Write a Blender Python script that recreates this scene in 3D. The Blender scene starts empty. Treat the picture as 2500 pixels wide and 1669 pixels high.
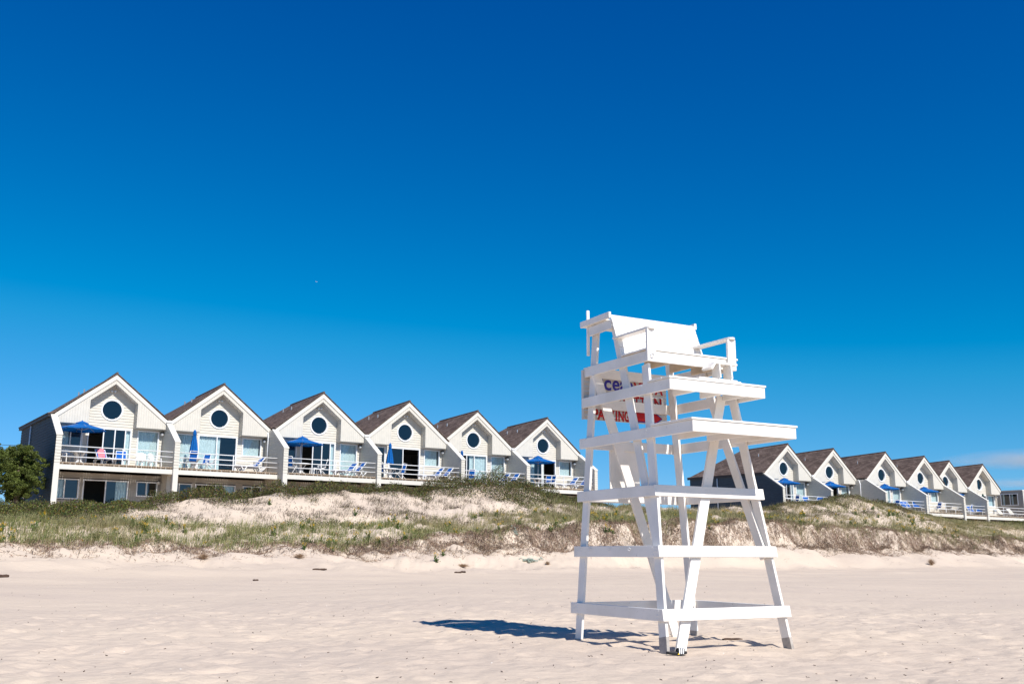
import bpy, bmesh, math, random
import numpy as np
from mathutils import Vector, Matrix

random.seed(7)
rng = np.random.default_rng(11)
scene = bpy.context.scene
COL = scene.collection

# ------------------------------------------------------------------ camera, sky, sun, exposure
F_PX, PITCH, ROLL, EYE = 2466.2, math.radians(11.871), math.radians(0.188), 1.15
cam_data = bpy.data.cameras.new('camera')
cam_data.sensor_width = 36.0
cam_data.lens = F_PX / 2500 * 36.0
cam_data.clip_start, cam_data.clip_end = 0.1, 20000
cam = bpy.data.objects.new('camera', cam_data)
COL.objects.link(cam)
cam.location = (0, 0, EYE)
cam.rotation_euler = (Matrix.Rotation(math.radians(90) + PITCH, 3, 'X') @ Matrix.Rotation(ROLL, 3, 'Z')).to_euler()
scene.camera = cam

SUN_AZ, SUN_EL = math.radians(143.2), math.radians(44.8)     # azimuth clockwise from +Y
world = bpy.data.worlds.new('World')
scene.world = world
world.use_nodes = True
wn, wl = world.node_tree.nodes, world.node_tree.links
bg = wn['Background']
sky = wn.new('ShaderNodeTexSky')
sky.sky_type = 'NISHITA'
sky.sun_disc = False
sky.sun_elevation, sky.sun_rotation = SUN_EL, SUN_AZ
sky.altitude, sky.air_density, sky.dust_density, sky.ozone_density = 0, 0.8, 0.0, 6.0
# colour response of the photograph (polarised, saturated blue): one curve per channel for the whole sky
sep, com = wn.new('ShaderNodeSeparateColor'), wn.new('ShaderNodeCombineColor')
wl.new(sky.outputs[0], sep.inputs[0])
def wmath(op, a, b, clamp0=False):
    m = wn.new('ShaderNodeMath'); m.operation = op; wl.new(a, m.inputs[0]); m.inputs[1].default_value = b
    return m.outputs[0]
wl.new(wmath('MAXIMUM', wmath('MULTIPLY', wmath('SUBTRACT', sep.outputs[0], 1.52), .62), 0.0), com.inputs[0])
gmin = wn.new('ShaderNodeMath'); gmin.operation = 'MINIMUM'
wl.new(wmath('MULTIPLY', wmath('POWER', sep.outputs[1], 1.407), .485), gmin.inputs[0]); wl.new(wmath('ADD', wmath('MULTIPLY', sep.outputs[1], .56), .72), gmin.inputs[1])
wl.new(gmin.outputs[0], com.inputs[1])
wl.new(wmath('MULTIPLY', wmath('POWER', sep.outputs[2], .845), 1.205), com.inputs[2])
wl.new(com.outputs[0], bg.inputs['Color'])
bg.inputs['Strength'].default_value = 0.11

sun_vec = Vector((math.cos(SUN_EL) * math.sin(SUN_AZ), math.cos(SUN_EL) * math.cos(SUN_AZ), math.sin(SUN_EL)))
sun_data = bpy.data.lights.new('sun', 'SUN')
sun_data.energy, sun_data.angle, sun_data.color = 5.0, math.radians(0.53), (1.0, 0.955, 0.885)
sun = bpy.data.objects.new('sun', sun_data)
COL.objects.link(sun)
sun.rotation_euler = sun_vec.to_track_quat('Z', 'Y').to_euler()
sun.location = sun_vec * 60

scene.view_settings.view_transform = 'Standard'
scene.view_settings.look = 'None'
scene.view_settings.gamma = 1.0
scene.view_settings.use_curve_mapping = False
scene.view_settings.exposure = 0.22

# ------------------------------------------------------------------ helpers
def tag(o, label=None, cat=None, group=None, kind=None):
    if label: o['label'] = label
    if cat: o['category'] = cat
    if group: o['group'] = group
    if kind: o['kind'] = kind
    return o

class MB:
    """collects faces for one mesh"""
    def __init__(self):
        self.v, self.f, self.m = [], [], []
    def poly(self, pts, mi=0):
        b = len(self.v); self.v += [tuple(p) for p in pts]
        self.f.append(tuple(range(b, b + len(pts)))); self.m.append(mi)
    def hexa(self, c, mi=0):
        b = len(self.v); self.v += [tuple(p) for p in c]
        for q in ((0,3,2,1),(4,5,6,7),(0,1,5,4),(1,2,6,5),(2,3,7,6),(3,0,4,7)):
            self.f.append(tuple(b + i for i in q)); self.m.append(mi)
    def box(self, x0, x1, y0, y1, z0, z1, mi=0):
        self.hexa([(x0,y0,z0),(x1,y0,z0),(x1,y1,z0),(x0,y1,z0),(x0,y0,z1),(x1,y0,z1),(x1,y1,z1),(x0,y1,z1)], mi)
    def board(self, p0, p1, wdir, w, t, mi=0, taper=1.0):
        p0, p1, wd = Vector(p0), Vector(p1), Vector(wdir)
        a = (p1 - p0).normalized(); wd = (wd - a * wd.dot(a)).normalized(); n = a.cross(wd)
        c = []
        for p, k in ((p0, 1.0), (p1, taper)):
            c += [p - wd*w/2*k - n*t/2*k, p + wd*w/2*k - n*t/2*k, p + wd*w/2*k + n*t/2*k, p - wd*w/2*k + n*t/2*k]
        self.hexa(c, mi)
    def prism(self, pts, off, mi=0):
        """pts: polygon; off: extrusion vector"""
        b = len(self.v); n = len(pts); off = Vector(off)
        self.v += [tuple(p) for p in pts] + [tuple(Vector(p) + off) for p in pts]
        self.f.append(tuple(range(b, b + n))[::-1]); self.m.append(mi)
        self.f.append(tuple(range(b + n, b + 2*n))); self.m.append(mi)
        for i in range(n):
            j = (i + 1) % n
            self.f.append((b+i, b+j, b+n+j, b+n+i)); self.m.append(mi)
    def tube(self, path, r, seg=8, mi=0):
        path = [Vector(p) for p in path]; b = len(self.v)
        rs = r if isinstance(r, (list, tuple)) else [r] * len(path)
        prev = None
        for i, p in enumerate(path):
            d = (path[min(i+1, len(path)-1)] - path[max(i-1, 0)]).normalized()
            if prev is None:
                ref = Vector((0,0,1)) if abs(d.z) < .9 else Vector((1,0,0))
                x = d.cross(ref).normalized()
            else:
                x = (prev - d * prev.dot(d)).normalized()
            prev = x; y = d.cross(x)
            for k in range(seg):
                a = 2*math.pi*k/seg
                self.v.append(tuple(p + (x*math.cos(a) + y*math.sin(a)) * rs[i]))
        for i in range(len(path)-1):
            for k in range(seg):
                self.f.append((b+i*seg+k, b+i*seg+(k+1)%seg, b+(i+1)*seg+(k+1)%seg, b+(i+1)*seg+k)); self.m.append(mi)
        self.f.append(tuple(b+k for k in range(seg))[::-1]); self.m.append(mi)
        e = b + (len(path)-1)*seg
        self.f.append(tuple(e+k for k in range(seg))); self.m.append(mi)
    def ball(self, c, r, mi=0, rings=5, seg=8, squash=1.0):
        c = Vector(c); b = len(self.v)
        for i in range(rings + 1):
            th = math.pi * i / rings
            for k in range(seg):
                ph = 2*math.pi*k/seg
                self.v.append((c.x + r*math.sin(th)*math.cos(ph), c.y + r*math.sin(th)*math.sin(ph), c.z + r*squash*math.cos(th)))
        for i in range(rings):
            for k in range(seg):
                self.f.append((b+i*seg+k, b+(i+1)*seg+k, b+(i+1)*seg+(k+1)%seg, b+i*seg+(k+1)%seg)); self.m.append(mi)
    def mesh(self, name, mats, smooth=False, recalc=True):
        me = bpy.data.meshes.new(name)
        me.from_pydata(self.v, [], self.f)
        for m in (mats if isinstance(mats, (list, tuple)) else [mats]): me.materials.append(m)
        me.polygons.foreach_set('material_index', self.m)
        if smooth: me.polygons.foreach_set('use_smooth', [True]*len(me.polygons))
        bm = bmesh.new(); bm.from_mesh(me)
        bmesh.ops.remove_doubles(bm, verts=bm.verts, dist=1e-6)
        if recalc: bmesh.ops.recalc_face_normals(bm, faces=bm.faces)
        bm.to_mesh(me); bm.free()
        me.update()
        return me
    def build(self, name, mats, parent=None, smooth=False, bevel=0, recalc=True):
        o = bpy.data.objects.new(name, self.mesh(name, mats, smooth, recalc))
        COL.objects.link(o)
        o.parent = parent
        if bevel:
            md = o.modifiers.new('bevel', 'BEVEL'); md.width = bevel; md.segments = 2; md.limit_method = 'ANGLE'
        return o

def raw_mesh(name, verts, faces, mat, cols=None, smooth=False):
    """verts (N,3), faces: (M,k) arrays list; cols (N,3) -> attribute Col"""
    me = bpy.data.meshes.new(name)
    verts = np.asarray(verts, np.float32)
    loops = np.concatenate([f.reshape(-1) for f in faces]).astype(np.int32)
    sizes = np.concatenate([np.full(len(f), f.shape[1], np.int32) for f in faces])
    starts = np.concatenate([[0], np.cumsum(sizes)[:-1]]).astype(np.int32)
    me.vertices.add(len(verts)); me.vertices.foreach_set('co', verts.reshape(-1))
    me.loops.add(len(loops)); me.loops.foreach_set('vertex_index', loops)
    me.polygons.add(len(sizes)); me.polygons.foreach_set('loop_start', starts); me.polygons.foreach_set('loop_total', sizes)
    if smooth: me.polygons.foreach_set('use_smooth', np.ones(len(sizes), bool))
    me.update(calc_edges=True)
    if cols is not None:
        a = me.color_attributes.new('Col', 'FLOAT_COLOR', 'POINT')
        c = np.ones((len(verts), 4), np.float32); c[:, :3] = cols
        a.data.foreach_set('color', c.reshape(-1))
    me.materials.append(mat)
    o = bpy.data.objects.new(name, me); COL.objects.link(o)
    return o

def empty(name, loc=(0,0,0), rz=0.0, parent=None):
    o = bpy.data.objects.new(name, None); COL.objects.link(o)
    o.location = loc; o.rotation_euler = (0, 0, rz); o.empty_display_size = .2; o.parent = parent
    return o

def copy_tree(o, parent=None):
    c = o.copy(); COL.objects.link(c); c.parent = parent
    for ch in list(o.children): copy_tree(ch, c)
    return c

# ------------------------------------------------------------------ materials
def new_mat(name):
    m = bpy.data.materials.new(name); m.use_nodes = True
    nt = m.node_tree; return m, nt, nt.nodes, nt.links, nt.nodes['Principled BSDF']

def mat_plain(name, col, rough=.55, spec=.4, var=.08, scale=6.0, bump=0.0, bscale=60.0, metal=0.0, stretch=(1,1,1)):
    m, nt, N, L, P = new_mat(name)
    P.inputs['Roughness'].default_value = rough
    P.inputs['Specular IOR Level'].default_value = spec
    P.inputs['Metallic'].default_value = metal
    tc = N.new('ShaderNodeTexCoord'); mp = N.new('ShaderNodeMapping'); mp.inputs['Scale'].default_value = stretch
    L.new(tc.outputs['Object'], mp.inputs['Vector'])
    nz = N.new('ShaderNodeTexNoise'); nz.inputs['Scale'].default_value = scale; nz.inputs['Detail'].default_value = 5
    L.new(mp.outputs[0], nz.inputs['Vector'])
    rp = N.new('ShaderNodeValToRGB')
    rp.color_ramp.elements[0].position, rp.color_ramp.elements[1].position = .3, .7
    rp.color_ramp.elements[0].color = (*[c*(1-var) for c in col], 1); rp.color_ramp.elements[1].color = (*[min(1, c*(1+var)) for c in col], 1)
    L.new(nz.outputs[0], rp.inputs[0]); L.new(rp.outputs[0], P.inputs['Base Color'])
    if bump:
        n2 = N.new('ShaderNodeTexNoise'); n2.inputs['Scale'].default_value = bscale; n2.inputs['Detail'].default_value = 3
        L.new(mp.outputs[0], n2.inputs['Vector'])
        b = N.new('ShaderNodeBump'); b.inputs['Strength'].default_value = bump; b.inputs['Distance'].default_value = .01
        L.new(n2.outputs[0], b.inputs['Height']); L.new(b.outputs[0], P.inputs['Normal'])
    return m

def mat_attr(name, rough=.7, trans=0.0, spec=.2):
    m, nt, N, L, P = new_mat(name)
    a = N.new('ShaderNodeAttribute'); a.attribute_name = 'Col'
    L.new(a.outputs['Color'], P.inputs['Base Color'])
    P.inputs['Roughness'].default_value = rough; P.inputs['Specular IOR Level'].default_value = spec
    if trans:
        t = N.new('ShaderNodeBsdfTranslucent'); L.new(a.outputs['Color'], t.inputs['Color'])
        mx = N.new('ShaderNodeMixShader'); mx.inputs[0].default_value = trans
        L.new(P.outputs[0], mx.inputs[1]); L.new(t.outputs[0], mx.inputs[2]); L.new(mx.outputs[0], N['Material Output'].inputs[0])
    return m

def mat_paint(name, col, chips=.5, grain=(3, 3, 40)):
    """weathered gloss paint on timber: faint brush grain, chips and grime"""
    m, nt, N, L, P = new_mat(name)
    tc = N.new('ShaderNodeTexCoord')
    n1 = N.new('ShaderNodeTexNoise'); n1.inputs['Scale'].default_value = 2.2; n1.inputs['Detail'].default_value = 6
    L.new(tc.outputs['Object'], n1.inputs['Vector'])
    r1 = N.new('ShaderNodeValToRGB'); r1.color_ramp.elements[0].position = .30; r1.color_ramp.elements[1].position = .62
    r1.color_ramp.elements[0].color = (*[c*k for c, k in zip(col, (.86, .855, .84))], 1); r1.color_ramp.elements[1].color = (*col, 1)
    L.new(n1.outputs[0], r1.inputs[0])
    n2 = N.new('ShaderNodeTexNoise'); n2.inputs['Scale'].default_value = 28; n2.inputs['Detail'].default_value = 4; n2.inputs['Roughness'].default_value = .7
    L.new(tc.outputs['Object'], n2.inputs['Vector'])
    r2 = N.new('ShaderNodeValToRGB'); r2.color_ramp.elements[0].position = .655; r2.color_ramp.elements[1].position = .70
    L.new(n2.outputs[0], r2.inputs[0])
    mul = N.new('ShaderNodeMath'); mul.operation = 'MULTIPLY'; mul.inputs[1].default_value = chips
    L.new(r2.outputs[0], mul.inputs[0])
    mix = N.new('ShaderNodeMixRGB'); mix.inputs[2].default_value = (.36, .30, .25, 1)
    L.new(mul.outputs[0], mix.inputs[0]); L.new(r1.outputs[0], mix.inputs[1]); L.new(mix.outputs[0], P.inputs['Base Color'])
    P.inputs['Roughness'].default_value = .42; P.inputs['Specular IOR Level'].default_value = .35
    n3 = N.new('ShaderNodeTexNoise'); n3.inputs['Scale'].default_value = 45; n3.inputs['Detail'].default_value = 3
    L.new(tc.outputs['Object'], n3.inputs['Vector'])
    b = N.new('ShaderNodeBump'); b.inputs['Strength'].default_value = .12; b.inputs['Distance'].default_value = .01
    L.new(n3.outputs[0], b.inputs['Height']); L.new(b.outputs[0], P.inputs['Normal'])
    return m

def mat_lines(name, col, axis, pitch, depth=.004, dark=.82, var=.05):
    """boards side by side along one object axis: relief and joint colour"""
    m, nt, N, L, P = new_mat(name)
    tc = N.new('ShaderNodeTexCoord'); sx = N.new('ShaderNodeSeparateXYZ'); L.new(tc.outputs['Object'], sx.inputs[0])
    dv = N.new('ShaderNodeMath'); dv.operation = 'DIVIDE'; dv.inputs[1].default_value = pitch; L.new(sx.outputs[axis], dv.inputs[0])
    fr = N.new('ShaderNodeMath'); fr.operation = 'FRACT'; L.new(dv.outputs[0], fr.inputs[0])
    lt = N.new('ShaderNodeMath'); lt.operation = 'GREATER_THAN'; lt.inputs[1].default_value = .12; L.new(fr.outputs[0], lt.inputs[0])
    nz = N.new('ShaderNodeTexNoise'); nz.inputs['Scale'].default_value = 3; nz.inputs['Detail'].default_value = 5; L.new(tc.outputs['Object'], nz.inputs['Vector'])
    rp = N.new('ShaderNodeValToRGB'); rp.color_ramp.elements[0].position, rp.color_ramp.elements[1].position = .3, .7
    rp.color_ramp.elements[0].color = (*[c*(1-var) for c in col], 1); rp.color_ramp.elements[1].color = (*[c*(1+var) for c in col], 1)
    L.new(nz.outputs[0], rp.inputs[0])
    mx = N.new('ShaderNodeMixRGB'); mx.inputs[1].default_value = (*[c*dark for c in col], 1)
    L.new(lt.outputs[0], mx.inputs[0]); L.new(rp.outputs[0], mx.inputs[2]); L.new(mx.outputs[0], P.inputs['Base Color'])
    b = N.new('ShaderNodeBump'); b.inputs['Strength'].default_value = .6; b.inputs['Distance'].default_value = depth
    L.new(lt.outputs[0], b.inputs['Height']); L.new(b.outputs[0], P.inputs['Normal'])
    P.inputs['Roughness'].default_value = .6; P.inputs['Specular IOR Level'].default_value = .25
    return m

def mat_glass(name, tint, ior=1.75):
    m, nt, N, L, P = new_mat(name)
    N.remove(P)
    tr = N.new('ShaderNodeBsdfTransparent'); tr.inputs['Color'].default_value = (*tint, 1)
    gl = N.new('ShaderNodeBsdfGlossy'); gl.inputs['Roughness'].default_value = .02; gl.inputs['Color'].default_value = (.95, .97, 1, 1)
    lw = N.new('ShaderNodeLayerWeight'); lw.inputs['Blend'].default_value = .5
    pw = N.new('ShaderNodeMath'); pw.operation = 'POWER'; pw.inputs[1].default_value = 5; L.new(lw.outputs['Facing'], pw.inputs[0])
    fr = N.new('ShaderNodeMapRange'); fr.inputs['To Min'].default_value = ((ior - 1)/(ior + 1))**2; L.new(pw.outputs[0], fr.inputs[0])
    mx = N.new('ShaderNodeMixShader')
    L.new(fr.outputs[0], mx.inputs[0]); L.new(tr.outputs[0], mx.inputs[1]); L.new(gl.outputs[0], mx.inputs[2])
    L.new(mx.outputs[0], N['Material Output'].inputs[0])
    return m

def mat_roof(name):
    m, nt, N, L, P = new_mat(name)
    tc = N.new('ShaderNodeTexCoord')
    sx = N.new('ShaderNodeSeparateXYZ'); L.new(tc.outputs['Object'], sx.inputs[0])
    cb = N.new('ShaderNodeCombineXYZ'); L.new(sx.outputs['Y'], cb.inputs[0]); L.new(sx.outputs['Z'], cb.inputs[1])
    br = N.new('ShaderNodeTexBrick'); br.inputs['Scale'].default_value = 1.0
    br.inputs['Brick Width'].default_value = .32; br.inputs['Row Height'].default_value = .095; br.inputs['Mortar Size'].default_value = .006
    br.inputs['Color1'].default_value = (.112, .078, .064, 1); br.inputs['Color2'].default_value = (.205, .150, .124, 1); br.inputs['Mortar'].default_value = (.05, .036, .032, 1)
    br.inputs['Bias'].default_value = -.1
    L.new(cb.outputs[0], br.inputs['Vector'])
    nz = N.new('ShaderNodeTexNoise'); nz.inputs['Scale'].default_value = 1.1; nz.inputs['Detail'].default_value = 6
    L.new(tc.outputs['Object'], nz.inputs['Vector'])
    mp = N.new('ShaderNodeMapRange'); mp.inputs['From Min'].default_value = .3; mp.inputs['From Max'].default_value = .7
    mp.inputs['To Min'].default_value = .72; mp.inputs['To Max'].default_value = 1.2
    L.new(nz.outputs[0], mp.inputs[0])
    mul = N.new('ShaderNodeMixRGB'); mul.blend_type = 'MULTIPLY'; mul.inputs[0].default_value = 1
    L.new(br.outputs[0], mul.inputs[1]); L.new(mp.outputs[0], mul.inputs[2]); L.new(mul.outputs[0], P.inputs['Base Color'])
    b = N.new('ShaderNodeBump'); b.inputs['Distance'].default_value = .015; b.inputs['Strength'].default_value = .8
    L.new(br.outputs['Fac'], b.inputs['Height']); b.invert = True; L.new(b.outputs[0], P.inputs['Normal'])
    P.inputs['Roughness'].default_value = .9; P.inputs['Specular IOR Level'].default_value = .15
    return m

def mat_sand():
    m, nt, N, L, P = new_mat('sand')
    tc = N.new('ShaderNodeTexCoord')
    n1 = N.new('ShaderNodeTexNoise'); n1.inputs['Scale'].default_value = .22; n1.inputs['Detail'].default_value = 5
    mp = N.new('ShaderNodeMapping'); mp.inputs['Rotation'].default_value = (0, 0, math.radians(-35)); mp.inputs['Scale'].default_value = (.5, 1.6, 1)
    L.new(tc.outputs['Object'], mp.inputs[0]); L.new(mp.outputs[0], n1.inputs['Vector'])
    r1 = N.new('ShaderNodeValToRGB'); r1.color_ramp.elements[0].position = .33; r1.color_ramp.elements[1].position = .68
    r1.color_ramp.elements[0].color = (.565, .462, .372, 1); r1.color_ramp.elements[1].color = (.630, .515, .402, 1)
    L.new(n1.outputs[0], r1.inputs[0])
    n2 = N.new('ShaderNodeTexNoise'); n2.inputs['Scale'].default_value = 260; n2.inputs['Detail'].default_value = 2
    L.new(tc.outputs['Object'], n2.inputs['Vector'])
    mr = N.new('ShaderNodeMapRange'); mr.inputs['From Min'].default_value = .3; mr.inputs['From Max'].default_value = .7
    mr.inputs['To Min'].default_value = .93; mr.inputs['To Max'].default_value = 1.07
    L.new(n2.outputs[0], mr.inputs[0])
    mu = N.new('ShaderNodeMixRGB'); mu.blend_type = 'MULTIPLY'; mu.inputs[0].default_value = 1
    L.new(r1.outputs[0], mu.inputs[1]); L.new(mr.outputs[0], mu.inputs[2]); L.new(mu.outputs[0], P.inputs['Base Color'])
    P.inputs['Roughness'].default_value = .95; P.inputs['Specular IOR Level'].default_value = .1
    n3 = N.new('ShaderNodeTexNoise'); n3.inputs['Scale'].default_value = 7; n3.inputs['Detail'].default_value = 7; n3.inputs['Roughness'].default_value = .6
    mp3 = N.new('ShaderNodeMapping'); mp3.inputs['Scale'].default_value = (.8, 1.3, 1); L.new(tc.outputs['Object'], mp3.inputs[0]); L.new(mp3.outputs[0], n3.inputs['Vector'])
    b = N.new('ShaderNodeBump'); b.inputs['Strength'].default_value = .45; b.inputs['Distance'].default_value = .05
    n4 = N.new('ShaderNodeTexNoise'); n4.inputs['Scale'].default_value = 1.6; n4.inputs['Detail'].default_value = 6; n4.inputs['Roughness'].default_value = .65
    L.new(mp3.outputs[0], n4.inputs['Vector'])
    b4 = N.new('ShaderNodeBump'); b4.inputs['Strength'].default_value = .32; b4.inputs['Distance'].default_value = .14
    L.new(n4.outputs[0], b4.inputs['Height']); L.new(b4.outputs[0], b.inputs['Normal'])
    L.new(n3.outputs[0], b.inputs['Height']); L.new(b.outputs[0], P.inputs['Normal'])
    return m

def mat_fabric(name, col, trans=.3):
    m, nt, N, L, P = new_mat(name)
    tc = N.new('ShaderNodeTexCoord'); nz = N.new('ShaderNodeTexNoise'); nz.inputs['Scale'].default_value = 9; nz.inputs['Detail'].default_value = 4
    L.new(tc.outputs['Object'], nz.inputs['Vector'])
    rp = N.new('ShaderNodeValToRGB'); rp.color_ramp.elements[0].color = (*[c*.85 for c in col], 1); rp.color_ramp.elements[1].color = (*[c*1.12 for c in col], 1)
    rp.color_ramp.elements[0].position, rp.color_ramp.elements[1].position = .3, .7
    L.new(nz.outputs[0], rp.inputs[0]); L.new(rp.outputs[0], P.inputs['Base Color'])
    P.inputs['Roughness'].default_value = .8; P.inputs['Specular IOR Level'].default_value = .2
    t = N.new('ShaderNodeBsdfTranslucent'); L.new(rp.outputs[0], t.inputs['Color'])
    mx = N.new('ShaderNodeMixShader'); mx.inputs[0].default_value = trans
    L.new(P.outputs[0], mx.inputs[1]); L.new(t.outputs[0], mx.inputs[2]); L.new(mx.outputs[0], N['Material Output'].inputs[0])
    return m

M = dict(
    sand=mat_sand(),
    white=mat_paint('white_paint', (.90, .855, .795), chips=.55),
    bare=mat_plain('worn_wood_foot', (.42, .38, .34), .8, .2, .2, 14),
    under=mat_plain('unpainted_pine', (.62, .50, .36), .7, .2, .15, 5),
    signwood=mat_paint('sign_board', (.66, .60, .53), chips=.6),
    red=mat_plain('red_sign_paint', (.46, .012, .014), .55, .3, .18, 20),
    navy=mat_plain('navy_sign_paint', (.045, .035, .30), .55, .3, .15, 20),
    trim=mat_plain('cream_trim', (.675, .64, .575), .55, .3, .04, 1.5),
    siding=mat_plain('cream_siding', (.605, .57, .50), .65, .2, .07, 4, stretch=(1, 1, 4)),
    boards=mat_lines('cream_vertical_boards', (.62, .585, .515), 'X', .145),
    grey=mat_plain('weathered_grey_siding', (.055, .075, .095), .75, .2, .18, 5, stretch=(1, .4, 5)),
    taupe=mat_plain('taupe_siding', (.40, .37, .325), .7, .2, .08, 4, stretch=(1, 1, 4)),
    roof=mat_roof('brown_shingles'),
    dark=mat_plain('dark_trim', (.035, .035, .04), .6, .3),
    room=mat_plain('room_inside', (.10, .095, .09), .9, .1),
    deckwood=mat_plain('deck_wood', (.50, .40, .30), .8, .2, .2, 8),
    frame=mat_plain('window_frame', (.78, .79, .80), .4, .4, .02, 3),
    rail=mat_plain('white_rail', (.82, .82, .82), .4, .4, .02, 3),
    glass=mat_glass('window_glass', (.86, .95, .97)),
    curtain=mat_fabric('curtain', (.80, .86, .85), .30),
    blue=mat_fabric('blue_canvas', (.004, .125, .42), .16),
    sling=mat_fabric('blue_sling', (.008, .13, .50), .25),
    pink=mat_fabric('pink_towel', (.72, .22, .26), .1),
    green=mat_fabric('green_canvas', (.006, .07, .06), .15),
    plastic=mat_plain('white_resin', (.82, .82, .81), .35, .5, .02, 3),
    beige=mat_fabric('cream_sling', (.72, .66, .56), .25),
    metal=mat_plain('grey_metal', (.45, .46, .47), .4, .5, .05, 6, metal=.6),
    lampglass=mat_plain('lamp_globe', (.75, .75, .74), .25, .5, .02, 3),
    trunk=mat_plain('cedar_bark', (.17, .125, .10), .9, .1, .3, 12, bump=.6, bscale=25),
    leaf=mat_attr('leaves', .6, .25, .3),
    grass=mat_attr('dune_grass', .6, .3, .25),
    straw=mat_attr('dead_roots', .85, .1, .1),
    driftwood=mat_plain('driftwood', (.085, .055, .042), .9, .1, .3, 12, bump=.5, bscale=30),
    rubber=mat_plain('black_rubber', (.012, .012, .013), .6, .4, .2, 30, bump=.4, bscale=120),
    footbed=mat_plain('grey_footbed', (.075, .072, .075), .8, .2, .25, 60, bump=.8, bscale=160),
    yellow=mat_plain('yellow_tag', (.75, .50, .02), .6, .3),
    gull=mat_plain('white_feathers', (.8, .8, .8), .8, .1),
    wire=mat_plain('black_cable', (.05, .06, .07), .6, .2),
    shell=mat_plain('shell', (.75, .70, .64), .6, .3),
)

# ------------------------------------------------------------------ the place: house line, dune, beach
P0 = np.array([-23.744, 59.891]); TH1, TH2 = math.radians(35.434), math.radians(36.653)
T1 = np.array([math.cos(TH1), math.sin(TH1)]); N1 = np.array([math.sin(TH1), -math.cos(TH1)])   # along the row / towards the sea
def td(x, y):
    dx, dy = x - P0[0], y - P0[1]
    return dx*T1[0] + dy*T1[1], dx*N1[0] + dy*N1[1]
def xy_of(t, d):
    return P0[0] + T1[0]*t + N1[0]*d, P0[1] + T1[1]*t + N1[1]*d

_perm = rng.permutation(512)
_grad = rng.random(512)
def vnoise(x, y, seed=0):
    xi, yi = np.floor(x).astype(int), np.floor(y).astype(int)
    fx, fy = x - xi, y - yi
    fx, fy = fx*fx*fx*(fx*(fx*6-15)+10), fy*fy*fy*(fy*(fy*6-15)+10)
    h = lambda a, b: _grad[_perm[(_perm[(a + seed*37) & 511] + b) & 511]]
    return (h(xi, yi)*(1-fx) + h(xi+1, yi)*fx)*(1-fy) + (h(xi, yi+1)*(1-fx) + h(xi+1, yi+1)*fx)*fy - .5
def fbm(x, y, octaves=4, seed=0, gain=.5):
    s, a = 0, 1.0
    for o in range(octaves):
        s = s + a*vnoise(x*2**o + 17.3*o, y*2**o + 9.1*o, seed + o); a *= gain
    return s

K_TOP = ([-60,-8,-4,0,4,8,13.4,19.2,25.8,33.3,42,52,63.5,73.6,110,300], [1.7,1.6,1.7,1.6,1.6,1.6,2.1,2.6,3.0,3.2,3.4,3.2,2.7,2.5,2.6,2.6])
K_BOT = ([-60,-8,-4,0,3,8,12.5,18,24,32,40,50,61,70,110,300], [1.2,1.3,1.15,1.0,1.15,1.2,1.4,1.4,1.4,1.6,1.55,1.45,1.45,1.3,1.3,1.3])
K_CR = ([-60,-6.5,-3.3,-1.1,2.3,7.4,13,19.4,22.9,24.7,26.5,30.4,34.5,44,49,53.2,59.1,65.2,71.9,87,110,300], [3.4,3.1,3.2,3.5,3.95,4.5,4.95,5.2,5.55,5.75,5.65,4.75,4.6,4.75,4.8,5.4,6.0,5.45,4.3,4.2,4.2,4.2])
K_MID = ([-60,-7,-3.3,1,5.5,10.7,16.4,22.9,30,38.4,48,59,72,83,110,300], [2.6,2.5,2.65,2.6,2.65,2.85,3.15,3.55,3.75,3.95,4.2,4.8,3.9,3.65,3.6,3.5])
K_BASE = ([-60,-8,0,6,12,20,30,40,55,60,75,110,300], [3.4,3.5,3.85,4.2,4.5,4.6,4.4,4.2,4.3,4.5,4.2,4.2,4.0])
K_CRD = ([-60,44,51,300], [5.0,5.0,8.0,8.0])
def profile(x, y):
    t, d = td(x, y)
    w = fbm(t*.35, t*0+3.3, 3, 5)*.9                               # the edge of the scarp wanders
    dd = d + w*np.clip((d-11)/3, 0, 1)*np.clip((20.5-d)/2, 0, 1)
    cr = np.interp(t, *K_CRD)
    tw = fbm(t*.16, t*0+7.7, 3, 15)*2.4
    ks = [(np.full_like(t, -300.), np.full_like(t, 4.0)), (np.full_like(t, -9.), np.interp(t, *K_BASE)), (cr-3.6, np.interp(t, *K_BASE)),
          (cr, np.interp(t, *K_CR)), (np.full_like(t, 10.8), np.interp(t, *K_MID) - .1), (np.full_like(t, 15.), np.interp(t, *K_TOP)),
          (np.full_like(t, 15.9), np.interp(t, *K_BOT) + .12), (np.full_like(t, 17.4), np.interp(t, *K_BOT)-.22), (19.6 + tw, .52 - .003*np.clip(t, -10, 60)), (22.2 + tw, .30 - .002*np.clip(t, -10, 60)), (26. + tw, np.full_like(t, .19)),
          (np.full_like(t, 34.), np.full_like(t, .11)), (np.full_like(t, 48.), np.full_like(t, .02)), (np.full_like(t, 56.), np.full_like(t, 0.)), (np.full_like(t, 75.), np.full_like(t, -.35)), (np.full_like(t, 2500.), np.full_like(t, -4.))]
    z = ks[0][1].copy()
    for (d0, z0), (d1, z1) in zip(ks[:-1], ks[1:]):
        u = np.clip((dd - d0)/(d1 - d0), 0, 1)
        s = u if float(np.min(d0)) > 15.5 else u*u*(3-2*u)*.55 + u*.45
        z = np.where(dd >= d0, z0 + (z1 - z0)*s, z)
    return z, t, dd
_dents = []
for _ in range(2600):
    _dents.append((rng.uniform(-9, 10), rng.uniform(7.5, 24), rng.uniform(.10, .30), rng.uniform(.5, 1.0), rng.uniform(0, math.pi), rng.uniform(.005, .026)))
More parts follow.
